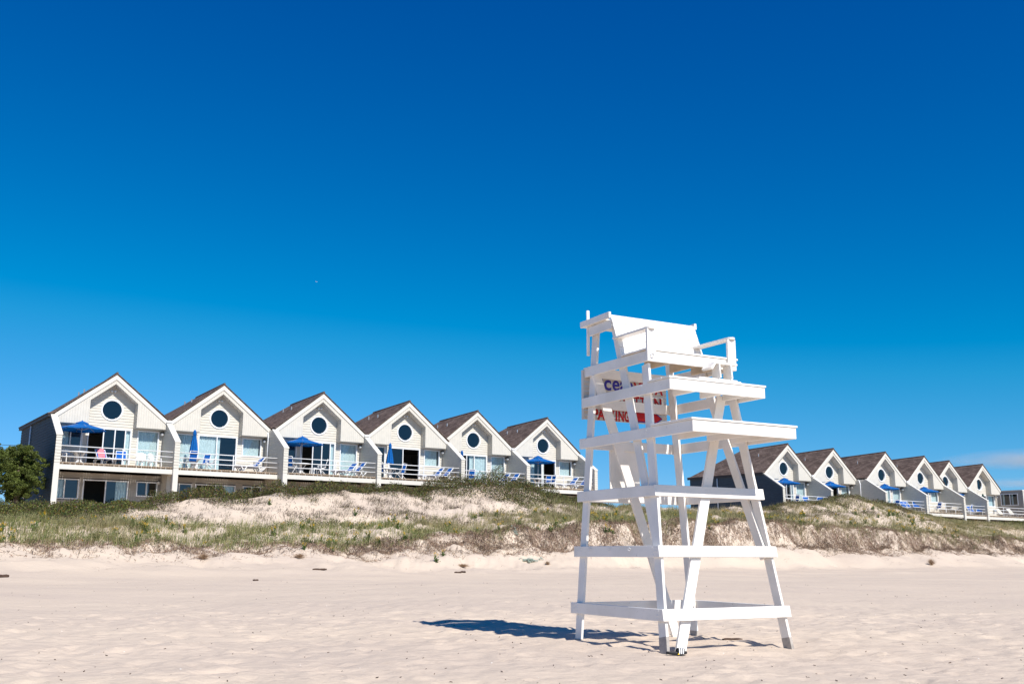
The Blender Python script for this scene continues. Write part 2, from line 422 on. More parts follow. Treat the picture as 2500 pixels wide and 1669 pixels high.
def ground(x, y, dents=False):
    z, t, d = profile(x, y)
    dune = np.clip((22 - d)/4, 0, 1)*np.clip((d + 2)/5, 0, 1)
    z = z + dune*(fbm(x*.45, y*.45, 4, 2)*.42 + fbm(x*1.7, y*1.7, 3, 3)*.16)
    sc = np.clip(1 - np.abs(d - 15.9)/1.6, 0, 1)
    z = z + sc*(fbm(t*1.2, d*1.6, 4, 8)*.40)
    beach = np.clip((d - 19)/4, 0, 1)
    near = np.clip((40 - np.hypot(x, y))/25, 0, 1)
    cl = 1 - np.exp(-((x - 1.4)**2 + (y - 14.3)**2)/22.0)
    z = z + .045*np.exp(-((x + 1.3)**2 + (y - 17.6)**2)/4.0)
    z = z + .030*(1 - cl)*(.8 - .25*(y - 13.4))
    z = z + beach*(fbm(x*.12, y*.12, 3, 4)*.16*cl + (.45 + .55*cl)*fbm(x*.9, y*.9, 4, 6)*.036*(.75 + .65*near) + fbm(t*.25, d*1.1, 3, 16)*.07*np.clip(1 - np.abs(d - 26)/9, 0, 1) + near*(fbm(x*2.6, y*3.2, 3, 7)*.032))
    return z
def gz(x, y):
    return float(ground(np.array([float(x)]), np.array([float(y)]))[0])

def steps(a, b, s): return list(np.arange(a, b, s))
xs = np.array([-6000,-2500,-1000,-500,-250,-140,-95,-70] + steps(-55,-8.4,.36) + steps(-8.4,9.4,.075) + steps(9.4,85,.36) + [90,100,115,135,170,240,400,800,2000,6000])
ys = np.array([-3000,-1000,-300,-100,-40,-15,-5,0,4,6,7] + steps(7.8,21,.065) + steps(21,30,.2) + steps(30,128,.36) + [130,135,142,155,180,230,330,600,1500,6000])
gx, gy = np.meshgrid(xs, ys)
GZ = ground(gx.ravel(), gy.ravel()).reshape(gx.shape)
for (cx, cy, r, asp, ang, dep) in _dents:                           # footprints and scuffs in the near sand
    i0, i1 = np.searchsorted(xs, (cx - 2*r, cx + 2*r)); j0, j1 = np.searchsorted(ys, (cy - 2*r, cy + 2*r))
    X, Y = gx[j0:j1, i0:i1] - cx, gy[j0:j1, i0:i1] - cy
    a, b = X*math.cos(ang) + Y*math.sin(ang), (-X*math.sin(ang) + Y*math.cos(ang))/asp
    q = np.hypot(a, b)/r
    GZ[j0:j1, i0:i1] += dep*(-np.exp(-(q*1.5)**2)*1.15 + .55*np.exp(-((q - 1.05)/.32)**2))
ny, nx = gx.shape
idx = np.arange(nx*ny).reshape(ny, nx)
quads = np.stack([idx[:-1, :-1], idx[:-1, 1:], idx[1:, 1:], idx[1:, :-1]], -1).reshape(-1, 4)
sand = raw_mesh('sand_ground', np.stack([gx.ravel(), gy.ravel(), GZ.ravel()], 1), [quads], M['sand'], smooth=True)
tag(sand, 'pale dry beach sand rising into a low dune', 'sand', kind='structure')

# pixel of the photograph -> direction; distance comes from the ground hit
def ray(px, py):
    dx, dy = px - 1250.0, -(py - 834.5)
    a = dx*math.cos(ROLL) + dy*math.sin(ROLL); b = -dx*math.sin(ROLL) + dy*math.cos(ROLL)
    cp, sp = math.cos(PITCH), math.sin(PITCH)
    return Vector((a, F_PX*cp - b*sp, F_PX*sp + b*cp)) / F_PX
_anal = ground
def ground(x, y):
    x, y = np.asarray(x, float), np.asarray(y, float)
    i = np.clip(np.searchsorted(xs, x) - 1, 0, nx - 2); j = np.clip(np.searchsorted(ys, y) - 1, 0, ny - 2)
    u = (x - xs[i])/(xs[i+1] - xs[i]); v = (y - ys[j])/(ys[j+1] - ys[j])
    return (GZ[j, i]*(1-u) + GZ[j, i+1]*u)*(1-v) + (GZ[j+1, i]*(1-u) + GZ[j+1, i+1]*u)*v
def on_ground(px, py):
    r = ray(px, py)
    k = np.concatenate([np.linspace(8, 30, 900), np.linspace(30, 150, 2400)])
    z = EYE + r.z*k
    g = ground(r.x*k, r.y*k)
    h = np.nonzero(z <= g)[0]
    i = h[0] if len(h) else len(k) - 1
    return Vector((r.x*k[i], r.y*k[i], float(g[i])))

# ------------------------------------------------------------------ beach houses
DECK = 6.15
def H(s, n, z): return (s, -n, z)
def hbox(mb, s0, s1, n0, n1, z0, z1, mi=0): mb.box(s0, s1, -n1, -n0, z0, z1, mi)

def courses(mb, pt, z0, z1, lo, hi, holes=(), step=.165, lap=.024, mi=0):
    """lapped siding: every course a slanted face with a lip below; pt(a, out, z) gives the point"""
    k = max(1, round((z1 - z0)/step)); st = (z1 - z0)/k
    for i in range(k):
        zb, zt = z0 + i*st, z0 + (i+1)*st; zc = (zb + zt)/2
        cuts = []
        for h in holes:
            if len(h) == 3:
                q = h[2]**2 - (zc - h[1])**2
                if q > 0: cuts.append((h[0] - math.sqrt(q), h[0] + math.sqrt(q)))
            elif h[2] < zc < h[3]: cuts.append((h[0], h[1]))
        cuts.sort()
        ends = [(lo(zb), lo(zt))]
        segs = []
        for c0, c1 in cuts:
            segs.append((ends[-1], (c0, c0))); ends.append((c1, c1))
        segs.append((ends[-1], (hi(zb), hi(zt))))
        for (ab, at), (bb, bt) in segs:
            if bb - ab < .01: continue
            bt = max(bt, at)
            mb.poly([pt(ab, lap, zb), pt(bb, lap, zb), pt(bt, 0, zt), pt(at, 0, zt)], mi)
            mb.poly([pt(ab, 0, zb), pt(bb, 0, zb), pt(bb, lap, zb), pt(ab, lap, zb)], mi)

def curtain_mesh(s0, s1, z0, z1, n, pleat=.11):
    mb = MB(); k = max(6, int((s1 - s0)/pleat*4))
    pts = []
    for i in range(k + 1):
        a = s0 + (s1 - s0)*i/k
        pts.append((a, n + .035*math.sin(i*math.pi/2 + .3) + .012*math.sin(i*.7)))
    for (a, na), (b, nb) in zip(pts[:-1], pts[1:]):
        mb.poly([H(a, na, z0), H(b, nb, z0), H(b, nb, z1), H(a, na, z1)])
    return mb

def window(parent, name, s0, s1, z0, z1, n, splits=(), panes=None, curtains=(), fw=.07):
    """frame mesh; panes and curtains are its children.  splits: fractions of mullions; panes: which bays are glazed"""
    mb = MB()
    hbox(mb, s0, s0+fw, n-.09, n+.05, z0, z1); hbox(mb, s1-fw, s1, n-.09, n+.05, z0, z1)
    hbox(mb, s0+fw, s1-fw, n-.09, n+.048, z1-fw, z1); hbox(mb, s0+fw, s1-fw, n-.09, n+.048, z0, z0+fw)
    xs_ = [s0+fw] + [s0 + (s1-s0)*q for q in splits] + [s1-fw]
    for q in xs_[1:-1]: hbox(mb, q-.03, q+.03, n-.07, n+.035, z0+fw, z1-fw)
    o = mb.build(name, M['frame'], parent)
    for i in range(len(xs_)-1):
        if panes is not None and not panes[i]: continue
        g = MB(); g.poly([H(xs_[i], n-.03, z0+fw), H(xs_[i+1], n-.03, z0+fw), H(xs_[i+1], n-.03, z1-fw), H(xs_[i], n-.03, z1-fw)])
        g.build('pane', M['glass'], o, recalc=False)
    for (c0, c1) in curtains:
        a = s0 + (s1-s0)*c0; b = s0 + (s1-s0)*c1
        curtain_mesh(a+.03, b-.03, z0+.02, z1-.03, n-.14).build('curtain', M['curtain'], o, smooth=True)
    return o

RIDGE, EAVE, WING = 11.65, 9.05, 8.57
SLOPE = (RIDGE - EAVE)/3.3
RIDGE_B = 11.42
BAY, SIDE, LOW = -.6, -.6, -.35
def build_house(variant):
    root = empty('beach_house')
    even = variant in ('A', 'D')
    LW = (-3.02, -1.5, 7.28, 8.47) if even else (-3.02, -1.5, 6.27, 8.47)
    RW = (1.62, 2.92, 6.27, 8.47) if even else (1.62, 2.92, 7.28, 8.47)
    DR = (-1.25, 1.27, 6.2, 8.47)
    RC = (.03, 9.58, .60)
    w = MB()
    courses(w, lambda a, o, z: H(a, BAY+o, z), DECK, WING+.03, lambda z: -3.16, lambda z: 3.16, [DR, LW, RW])
    courses(w, lambda a, o, z: H(a, BAY+o, z), WING+.03, 11.3, lambda z: -min(1.42, max(0.02, (11.36-z)/.79)), lambda z: min(1.42, max(0.02, (11.36-z)/.79)), [RC])
    for sg in (-1, 1):
        courses(w, lambda a, o, z: H(sg*(1.37-o), a, z), WING, 10.0, lambda z: BAY, lambda z: -.03)   # cheeks of the recess
    w.build('wall', M['siding'], root)
    # gable wings of vertical boards, soffits
    for sg in (-1, 1):
        g = MB()
        g.prism([H(sg*3.15, -.05, WING), H(sg*1.37, -.05, WING), H(sg*1.37, -.05, 10.0), H(0, -.05, 11.09), H(0, -.05, RIDGE-.05), H(sg*3.15, -.05, RIDGE-.05-SLOPE*3.15)], (0, -.05, 0))
        g.build('gable_panel', M['boards'], root)
        g = MB(); hbox(g, *sorted((sg*1.372, sg*3.15)), BAY+.03, -.055, WING-.03, WING+.02); g.build('soffit', M['trim'], root)
        g = MB()
        g.prism([H(sg*.0, BAY-.02, 11.09), H(sg*1.37, BAY-.02, 10.0), H(sg*1.37, BAY-.02, 10.05), H(0, BAY-.02, 11.14)], (0, BAY+.05+.02, 0))
        g.build('recess_ceiling', M['trim'], root)
        t = MB()                                                    # rake board
        t.prism([H(sg*3.26, 0, EAVE-.0), H(0, 0, RIDGE+.0), H(0, 0, RIDGE-.30), H(sg*3.26, 0, EAVE-.27)], (0, -.045, 0))
        t.build('rake_board', M['trim'], root)
    r = MB()                                                        # roof: two slopes and a hip at the back
    e = .06
    for sg in (-1, 1):
        r.prism([H(0, .10, RIDGE+.03), H(sg*3.32, .10, EAVE+.03), H(sg*3.32, -8.7, EAVE+.03), H(0, -5.4, RIDGE_B+.03)], (0, 0, e))
    r.prism([H(0, -5.4, RIDGE_B+.03), H(-3.32, -8.7, EAVE+.03), H(3.32, -8.7, EAVE+.03)], (0, 0, e))
    roof = r.build('roof', M['roof'], root)
    c = MB(); c.tube([H(0, .1, RIDGE+.09), H(0, -5.4, RIDGE_B+.09)], .07, 6); c.build('ridge_cap', M['roof'], roof)
    for q in (-2.2, -3.6):
        v = MB(); v.tube([H(-1.3, q, RIDGE-1.3*SLOPE), H(-1.3, q, RIDGE-1.3*SLOPE+.30)], .045, 6); v.build('roof_vent', M['metal'], roof)
    # doors and windows
    if variant == 'A':
        window(root, 'sliding_door', *DR, BAY, (.36, .62, .86), (0, 1, 1, 1), ((.86, 1.0),))
        window(root, 'window', *LW, SIDE, (.55,), None, ((0, .52),))
        window(root, 'window', *RW, SIDE, (), None, ((0, 1),))
    elif variant == 'D':
        window(root, 'sliding_door', *DR, BAY, (.28, .55), (0, 1, 1), ((.40, 1.0),))
        window(root, 'window', *LW, SIDE, (.55,), None, ((0, .52),))
        window(root, 'window', *RW, SIDE, (), None, ((0, 1),))
    elif variant == 'B':
        window(root, 'sliding_door', *DR, BAY, (.48,), None, ((0.02, .60),))
        window(root, 'window', *LW, SIDE, (), None, ((0, 1),))
        window(root, 'window', *RW, SIDE, (), None, ((0, .92),))
    else:
        window(root, 'sliding_door', *DR, BAY, (.46,), (1, 0), ((.0, .22), (.46, .60)) if variant == 'E' else ())
        window(root, 'window', *LW, SIDE, (), None, ((0, .5),))
        window(root, 'window', *RW, SIDE, (), None, ((0, .9),))
    # round window
    f = MB(); k = 40
    for i in range(k):
        a0, a1 = 2*math.pi*i/k, 2*math.pi*(i+1)/k
        p = lambda a, rr, n: H(RC[0] + rr*math.cos(a), n, RC[1] + rr*math.sin(a))
        for (r0, n0, r1, n1) in ((.56, BAY+.05, .65, BAY+.05), (.65, BAY+.05, .65, BAY-.04), (.56, BAY-.08, .56, BAY+.05)):
            f.poly([p(a0, r0, n0), p(a1, r0, n0), p(a1, r1, n1), p(a0, r1, n1)])
    rw = f.build('round_window', M['frame'], root)
    g = MB(); g.poly([H(RC[0] + .575*math.cos(2*math.pi*i/k), BAY-.02, RC[1] + .575*math.sin(2*math.pi*i/k)) for i in range(k)]); g.build('pane', M['glass'], rw, recalc=False)
    # rooms behind the glass
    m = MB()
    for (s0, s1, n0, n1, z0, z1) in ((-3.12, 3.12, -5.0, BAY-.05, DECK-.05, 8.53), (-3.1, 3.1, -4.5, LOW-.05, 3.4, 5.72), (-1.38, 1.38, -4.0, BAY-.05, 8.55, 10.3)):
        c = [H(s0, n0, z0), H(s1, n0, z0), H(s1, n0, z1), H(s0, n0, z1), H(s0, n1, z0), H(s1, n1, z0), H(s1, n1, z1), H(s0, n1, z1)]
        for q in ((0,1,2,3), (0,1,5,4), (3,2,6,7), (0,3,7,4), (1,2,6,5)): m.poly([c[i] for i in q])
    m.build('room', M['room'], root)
    # deck
    d = MB(); s = -3.14
    while s < 3.12:
        hbox(d, s, s+.128, SIDE+.03, 1.84, DECK-.038, DECK); s += .142
    tag(d.build('deck_boards', M['deckwood'], root), kind='stuff')
    b = MB()
    for q in (1.55, .6, -.28): hbox(b, -3.14, 3.14, q-.03, q+.03, DECK-.24, DECK-.04)
    b.build('deck_beam', M['deckwood'], root)
    b = MB(); hbox(b, -3.14, 3.14, 1.80, 1.85, 5.74, 6.01); b.build('deck_fascia', M['trim'], root)
    b = MB(); s = -3.0
    while s < 3.1:
        hbox(b, s, s+.02, 1.79, 1.835, 6.0, 6.112); s += random.choice((.28, .42, .56))
    b.build('deck_spacer', M['trim'], root)
    # railing
    rl = MB(); hbox(rl, .23, .28, 1.71, 1.76, DECK, 7.06); rail = rl.build('railing_post', M['rail'], root)
    for z in (7.06, 6.76, 6.46):
        q = MB(); q.tube([H(-3.15, 1.735, z), H(3.15, 1.735, z)], .026, 8); q.build('rail', M['rail'], root, smooth=True)
    # lower storey
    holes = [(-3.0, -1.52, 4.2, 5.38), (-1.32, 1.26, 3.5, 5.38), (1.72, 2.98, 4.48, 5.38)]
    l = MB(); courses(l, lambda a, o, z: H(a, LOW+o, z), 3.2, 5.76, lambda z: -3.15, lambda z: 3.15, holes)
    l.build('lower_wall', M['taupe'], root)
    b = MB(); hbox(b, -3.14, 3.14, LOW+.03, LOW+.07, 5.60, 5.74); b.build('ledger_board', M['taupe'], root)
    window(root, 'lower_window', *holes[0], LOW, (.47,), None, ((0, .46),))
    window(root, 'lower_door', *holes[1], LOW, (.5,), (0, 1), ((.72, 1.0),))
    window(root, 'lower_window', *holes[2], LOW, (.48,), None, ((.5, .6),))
    # lamps
    x = MB(); hbox(x, -.07, .07, BAY+.02, BAY+.06, 10.66, 10.76)
    fl = x.build('floodlight', M['trim'], root)
    for q in (-.10, .10):
        x = MB(); x.ball(H(q, BAY+.15, 10.69), .075); x.build('lamp_head', M['lampglass'], fl, smooth=True)
    for (s_, n_, z_) in ((3.04, SIDE+.25, 8.30), (3.0, LOW+.15, 5.34)):
        x = MB(); hbox(x, s_-.06, s_+.06, n_-.2, n_+.04, z_+.06, z_+.15); wlp = x.build('wall_lamp', M['dark'], root)
        x = MB(); x.ball(H(s_, n_, z_), .10); x.build('lamp_globe', M['lampglass'], wlp, smooth=True)
    x = MB(); hbox(x, 2.45, 2.75, SIDE+.03, SIDE+.22, 6.72, 6.98) if not even else hbox(x, 2.94, 3.1, SIDE+.03, SIDE+.1, 6.6, 6.72)
    x.build('outlet_box', M['metal'], root)
    return root

def party_wall(parent, side, mat, name='party_wall', z_low=3.0):
    """stepped-down wall between two decks: lapped faces, sloping cap, post under the deck"""
    s0 = side*3.3
    nf = lambda z: 2.0 if z <= 7.66 else 2.0 - (z - 7.66)*(2.05/1.33)
    w = MB()
    for sg in (-1, 1):
        courses(w, lambda a, o, z: H(s0 + sg*(.13+o), a, z), DECK-.42, 8.98, lambda z: SIDE-.1, nf)
        courses(w, lambda a, o, z: H(s0 + sg*(.13+o), a, z), z_low, DECK-.42, lambda z: LOW-.4, lambda z: .75)
        courses(w, lambda a, o, z: H(s0 + sg*(.12+o), a, z), 3.0, 9.02, lambda z: -8.5, lambda z: SIDE-.1)
    courses(w, lambda a, o, z: H(s0 + a, 2.0+o, z), DECK-.05, 7.66, lambda z: -.155, lambda z: .155)
    w.poly([H(s0-.13, .75, z_low), H(s0+.13, .75, z_low), H(s0+.13, .75, DECK-.42), H(s0-.13, .75, DECK-.42)])
    w.poly([H(s0-.13, .75, DECK-.42), H(s0+.13, .75, DECK-.42), H(s0+.13, 2.0, DECK-.42), H(s0-.13, 2.0, DECK-.42)])
    o = w.build(name, mat, parent)
    c = MB()
    c.prism([H(s0-.18, -.02, 9.02), H(s0-.18, 2.04, 7.68), H(s0-.18, 2.04, 7.62), H(s0-.18, -.02, 8.92)], (.36, 0, 0))
    c.build('wall_cap', M['trim'], o)
    p = MB(); hbox(p, s0-.15, s0+.15, 1.72, 2.01, z_low, DECK-.06); p.build('deck_post', M['trim'], o)
    return o

def gutter(parent, side):
    g = MB(); hbox(g, side*3.3-.2, side*3.3+.2, -.1, .16, 8.98, 9.11); g.build('gutter_box', M['rail'], parent)
def downspout(parent, pts, name='downspout'):
    g = MB(); g.tube(pts, .045, 8); g.build(name, M['rail'], parent, smooth=True)

ORD = ['first', 'second', 'third', 'fourth', 'fifth', 'sixth']
ROW1 = dict(base=P0, th=TH1, off=(-.014, .626, -.612), dz=0.0)
ROW2 = dict(base=np.array([24.739, 89.678]), th=TH2, off=(-.320, .768, -.447), dz=-.863)
HOUSES, protos = [], {}
plan = ['A', 'B', 'A', 'C', 'D', 'E'] + ['A', 'C', 'D', 'B', 'A', 'E']
for k in range(12):
    R = ROW1 if k < 6 else ROW2
    j = k % 6
    t = np.array([math.cos(R['th']), math.sin(R['th'])]); n = np.array([math.sin(R['th']), -math.cos(R['th'])])
    p = R['base'] + t*6.6*j + n*R['off'][j//2]
    v = plan[k]
    if v not in protos:
        o = protos[v] = build_house(v)
    else:
        o = copy_tree(protos[v])
    o.location = (p[0], p[1], R['dz']); o.rotation_euler = (0, 0, R['th'])
    HOUSES.append(o)
for k, o in enumerate(HOUSES):
    j = k % 6
    place = 'left of the lifeguard stand' if k < 6 else 'right of the lifeguard stand'
    lab = {0: 'leftmost cream gabled beach house, with a dark grey side wall', 5: 'cream gabled beach house just left of the lifeguard stand, last of its row',
           6: 'cream gabled beach house with dark grey side wall behind the lifeguard stand', 11: 'cream gabled beach house next to the grey flat-roofed building'}.get(k, f'cream gabled beach house, {ORD[j]} from the left in the row {place}')
    tag(o, lab, 'house', 'cream gabled beach houses on the dune')
    if k in (0, 6):
        party_wall(o, -1, M['siding'])
        g = MB()                                                    # grey end wall outside the party wall
        nf = lambda z: 1.98 if z <= 7.62 else 1.98 - (z - 7.62)*(2.05/1.33)
        holes = [(-5.0, -4.4, 6.9, 7.5)] if k == 6 else []
        courses(g, lambda a, q, z: H(-3.47-q, a, z), 2.6, 8.98, lambda z: -8.6, nf, holes)
        g.poly([H(-3.46, 1.98, 2.6), H(-3.3, 1.98, 2.6), H(-3.3, 1.98, 6.1), H(-3.46, 1.98, 6.1)])
        sw = g.build('side_wall', M['grey'], o)
        if k == 6:
            q = MB(); q.box(-3.53, -3.45, 4.4, 5.0, 6.9, 6.96); q.box(-3.53, -3.45, 4.4, 5.0, 7.44, 7.5); q.box(-3.53, -3.45, 4.4, 4.46, 6.96, 7.44); q.box(-3.53, -3.45, 4.94, 5.0, 6.96, 7.44)
            q.build('side_window_frame', M['frame'], sw)
            q = MB(); q.poly([(-3.48, 4.95, 6.95), (-3.48, 4.45, 6.95), (-3.48, 4.45, 7.45), (-3.48, 4.95, 7.45)]); q.build('pane', M['glass'], sw, recalc=False)
        e = MB(); e.prism([H(-3.62, .05, EAVE-.04), H(-3.62, -8.8, EAVE-.04), H(-3.62, -8.8, EAVE-.20), H(-3.62, .05, EAVE-.20)], (.13, 0, 0)); e.build('eave_gutter', M['dark'], o)
        rs = MB(); rs.prism([H(-3.32, .10, EAVE+.03), H(-3.66, .10, EAVE-.05), H(-3.66, -8.8, EAVE-.05), H(-3.32, -8.7, EAVE+.03)], (0, 0, .06)); rs.build('eave_shingles', M['roof'], o)
        downspout(o, [H(-3.55, -5.2, 8.8), H(-3.55, -5.2, 3.2)])
    else:
        prev, cur = (ROW1 if k < 6 else ROW2)['off'][(j-1)//2], (ROW1 if k < 6 else ROW2)['off'][j//2]
        if cur >= prev: party_wall(o, -1, M['siding'])
        if j % 2 == 1: gutter(o, -1)
        elif cur >= prev: downspout(o, [H(-3.42, -.75, 8.95), H(-3.5, -.62, 8.8), H(-3.5, -.55, 8.55), H(-3.5, -.55, 6.2)])
    nxt = None if j == 5 else (ROW1 if k < 6 else ROW2)['off'][(j+1)//2]
    if k == 11:                                                      # open end: plain wall, deck runs on to the next building
        g = MB(); courses(g, lambda a, q, z: H(3.2+q, a, z), 3.0, 9.0, lambda z: -8.6, lambda z: BAY); g.build('end_wall', M['siding'], o)
    elif nxt is None or nxt < (ROW1 if k < 6 else ROW2)['off'][j//2]:
        party_wall(o, 1, M['siding'])
    b = MB(); hbox(b, -3.3, 3.3, -8.6, -8.5, 3.0, EAVE); b.build('rear_wall', M['siding'], o)

def at_house(k, s, n, z=DECK):
    return HOUSES[k].matrix_basis @ Vector(H(s, n, z))

# flat-roofed neighbour at the right edge, with its own deck
fb = empty('flat_roofed_building'); fb.location = HOUSES[11].location; fb.rotation_euler = HOUSES[11].rotation_euler
tag(fb, 'grey flat-roofed building with wide two-pane window at the right edge', 'building')
w = MB(); Z0 = .863
courses(w, lambda a, o, z: H(8.0-o, a, z), 4.0, 8.38+Z0, lambda z: -9.0, lambda z: .04, [(-2.5, -.5, 6.75+Z0, 8.08+Z0)])
courses(w, lambda a, o, z: H(a, .04+o, z), 4.0, 8.38+Z0, lambda z: 8.0, lambda z: 16.0)
w.build('wall', M['taupe'], fb)
q = MB(); hbox(q, 7.95, 16.0, -9.0, .06, 8.38+Z0, 8.46+Z0); q.build('roof', M['trim'], fb)
q = MB(); hbox(q, 7.94, 8.1, .06, .12, 4.0, 8.38+Z0); q.build('corner_board', M['trim'], fb)
q = MB()
for (n0, n1, z0, z1) in ((-2.5, -.5, 6.75, 6.83), (-2.5, -.5, 8.0, 8.08), (-2.5, -2.42, 6.83, 8.0), (-.58, -.5, 6.83, 8.0), (-1.45, -1.39, 6.83, 8.0)):
    hbox(q, 7.93, 8.02, n0, n1, z0+Z0, z1+Z0)
wf = q.build('window', M['frame'], fb)
for (a, b) in ((-2.42, -1.45), (-1.39, -.58)):
    q = MB(); q.poly([H(7.99, a, 6.83+Z0), H(7.99, b, 6.83+Z0), H(7.99, b, 8.0+Z0), H(7.99, a, 8.0+Z0)]); q.build('pane', M['glass'], wf, recalc=False)
    for (c0, c1) in ((.08, .3),):
        q = MB(); kk = 10
        for i in range(kk):
            u0, u1 = a + (b-a)*(c0 + (c1-c0)*i/kk), a + (b-a)*(c0 + (c1-c0)*(i+1)/kk)
            q.poly([H(8.15+.03*(i % 2), u0, 6.8+Z0), H(8.15+.03*((i+1) % 2), u1, 6.8+Z0), H(8.15+.03*((i+1) % 2), u1, 8.0+Z0), H(8.15+.03*(i % 2), u0, 8.0+Z0)])
        q.build('curtain', M['curtain'], wf)
q = MB(); q.box(8.05, 12.0, .2, 5.0, 6.0+Z0, 6.05+Z0); q.box(11.9, 12.0, .2, 5.0, 6.05+Z0, 8.3+Z0); q.build('room', M['room'], fb)
d = MB(); s = 3.16
while s < 13: hbox(d, s, s+.128, -2.85, 1.84, DECK-.038, DECK); s += .142
tag(d.build('deck_boards', M['deckwood'], fb), kind='stuff')
b = MB(); hbox(b, 3.15, 13, 1.80, 1.85, 5.74, 6.01); b.build('deck_fascia', M['trim'], fb)
for q_ in (5.2, 8.0, 10.8):
    b = MB(); hbox(b, q_, q_+.05, 1.71, 1.76, DECK, 7.06); b.build('railing_post', M['rail'], fb)
for z in (7.06, 6.76, 6.46):
    b = MB(); b.tube([H(3.16, 1.735, z), H(13, 1.735, z)], .026, 8); b.build('rail', M['rail'], fb, smooth=True)
b = MB(); courses(b, lambda a, o, z: H(a, -2.9+o, z), DECK, 8.8, lambda z: 3.24, lambda z: 8.0); b.build('rear_deck_wall', M['taupe'], fb)

# ------------------------------------------------------------------ lifeguard stand
SC = (2.3789, 13.3819); SANG = math.radians(29.267)
stand = empty('lifeguard_stand', (SC[0], SC[1], 0), SANG)
tag(stand, 'tall white wooden lifeguard stand with three platforms on the beach', 'lifeguard stand')
def C3(u, v, z): return (u, -v, z)
def stand_world(u, v, z): return stand.matrix_basis @ Vector(C3(u, v, z))
ZL = [.381, 1.124, 1.866, 2.602, 3.184, 3.627]
BW, BT = .14, .038
wid = lambda z: 1.0129 - .0815*(z - .381)
frt = lambda z: .6364 - .172*(z - .381)
FRONT = [frt(ZL[0]+.07), frt(ZL[1]+.07), frt(ZL[2]+.07), 1.0665, .5914, .0959]
BACK = -1.42
def part(name, *boards, mat='white', bevel=.004):
    m = MB()
    for b in boards: m.board(*b)
    return m.build(name, M[mat], stand, bevel=bevel)
def lerp_leg(side, z, front):
    u = side*(wid(z) - .060); return C3(u, (frt(z) - .108) if front else -1.26, z)
for side in (-1, 1):
    for front in (True, False):
        top = 3.60 if front else 4.36
        p0, p1 = lerp_leg(side, -.25, front), lerp_leg(side, top, front)
        leg = part('leg', (p0, p1, (0, 1, 0), BW, BT))
        a, b = lerp_leg(side, -.2, front), lerp_leg(side, {(-1, True): .20, (1, True): .13, (-1, False): .055, (1, False): .10}[(side, front)], front)
        m = MB(); m.board(a, b, (0, 1, 0), BW+.003, BT+.003); m.build('worn_foot', M['bare'], leg)
for k, z in enumerate(ZL):                                           # side rails
    for side in (-1, 1):
        u = side*(wid(z+.07) - .019 + (.012 if k >= 3 else 0)); vf = FRONT[k] - (BT + .002)
        part('side_rail', (C3(u, BACK, z+.07), C3(u, vf, z+.07), (0, 0, 1), BW, BT))
for k in (0, 1, 2):                                                  # front rails
    z = ZL[k]+.07; wv = wid(z) + .012
    part('front_rail', (C3(-wv, FRONT[k]-.019, z), C3(wv, FRONT[k]-.019, z), (0, .17, 1), BW, BT))
for k in (0, 2, 3, 4, 5):                                            # back rails
    z = ZL[k]+.07; wv = wid(z) - .045
    part('back_rail', (C3(-wv, -1.352, z), C3(wv, -1.352, z), (0, 0, 1), BW, BT))
part('front_brace', (C3(-.825, frt(0)-.060, -.10), C3(.475, frt(3.25)-.060, 3.25), (1, 0, 0), BW, BT))
part('back_brace', (C3(.62, -1.168, -.06), C3(-.715, -1.168, 3.64), (1, 0, 0), BW, BT))
for side in (-1, 1):                                                 # raking supports: front leg to the top of the backrest
    p0 = C3(side*(wid(1.12)-.102), .372, 1.11); p1 = C3(side*.652, -.797, 4.375)
    part('raking_support', (p0, p1, (0, 1, 0), BW*.96, BT))
# platforms: fascia, joists, boards
def platform(k, v0, nb, mat_bot='white', gap=.004):
    z = ZL[k]; vf = FRONT[k]; w0 = wid(z+.07) + .014
    part('platform_fascia', (C3(-w0, vf-.019, z+.07), C3(w0, vf-.019, z+.07), (0, 0, 1), BW, BT))
    for u in (-.36, .10, .5):
        part('joist', (C3(u*w0/.8, v0-.02, z+.062), C3(u*w0/.8, vf-.042, z+.062), (0, 0, 1), .118, BT), mat=mat_bot)
    pitch = (vf + .014 - v0)/nb
    for i in range(nb):
        va, vb = v0 + i*pitch + gap/2, v0 + (i+1)*pitch - gap/2
        e = random.uniform(.012, .026)
        m = MB(); m.box(-w0-e, w0+e, -vb, -va, z+BW+.003, z+BW+.029)
        if mat_bot != 'white': m.m[0] = 1
        m.build('deck_board', [M['white'], M[mat_bot]], stand, bevel=.005)
platform(3, .235, 6)
platform(4, .13, 3)
platform(5, -.49, 4, 'under')
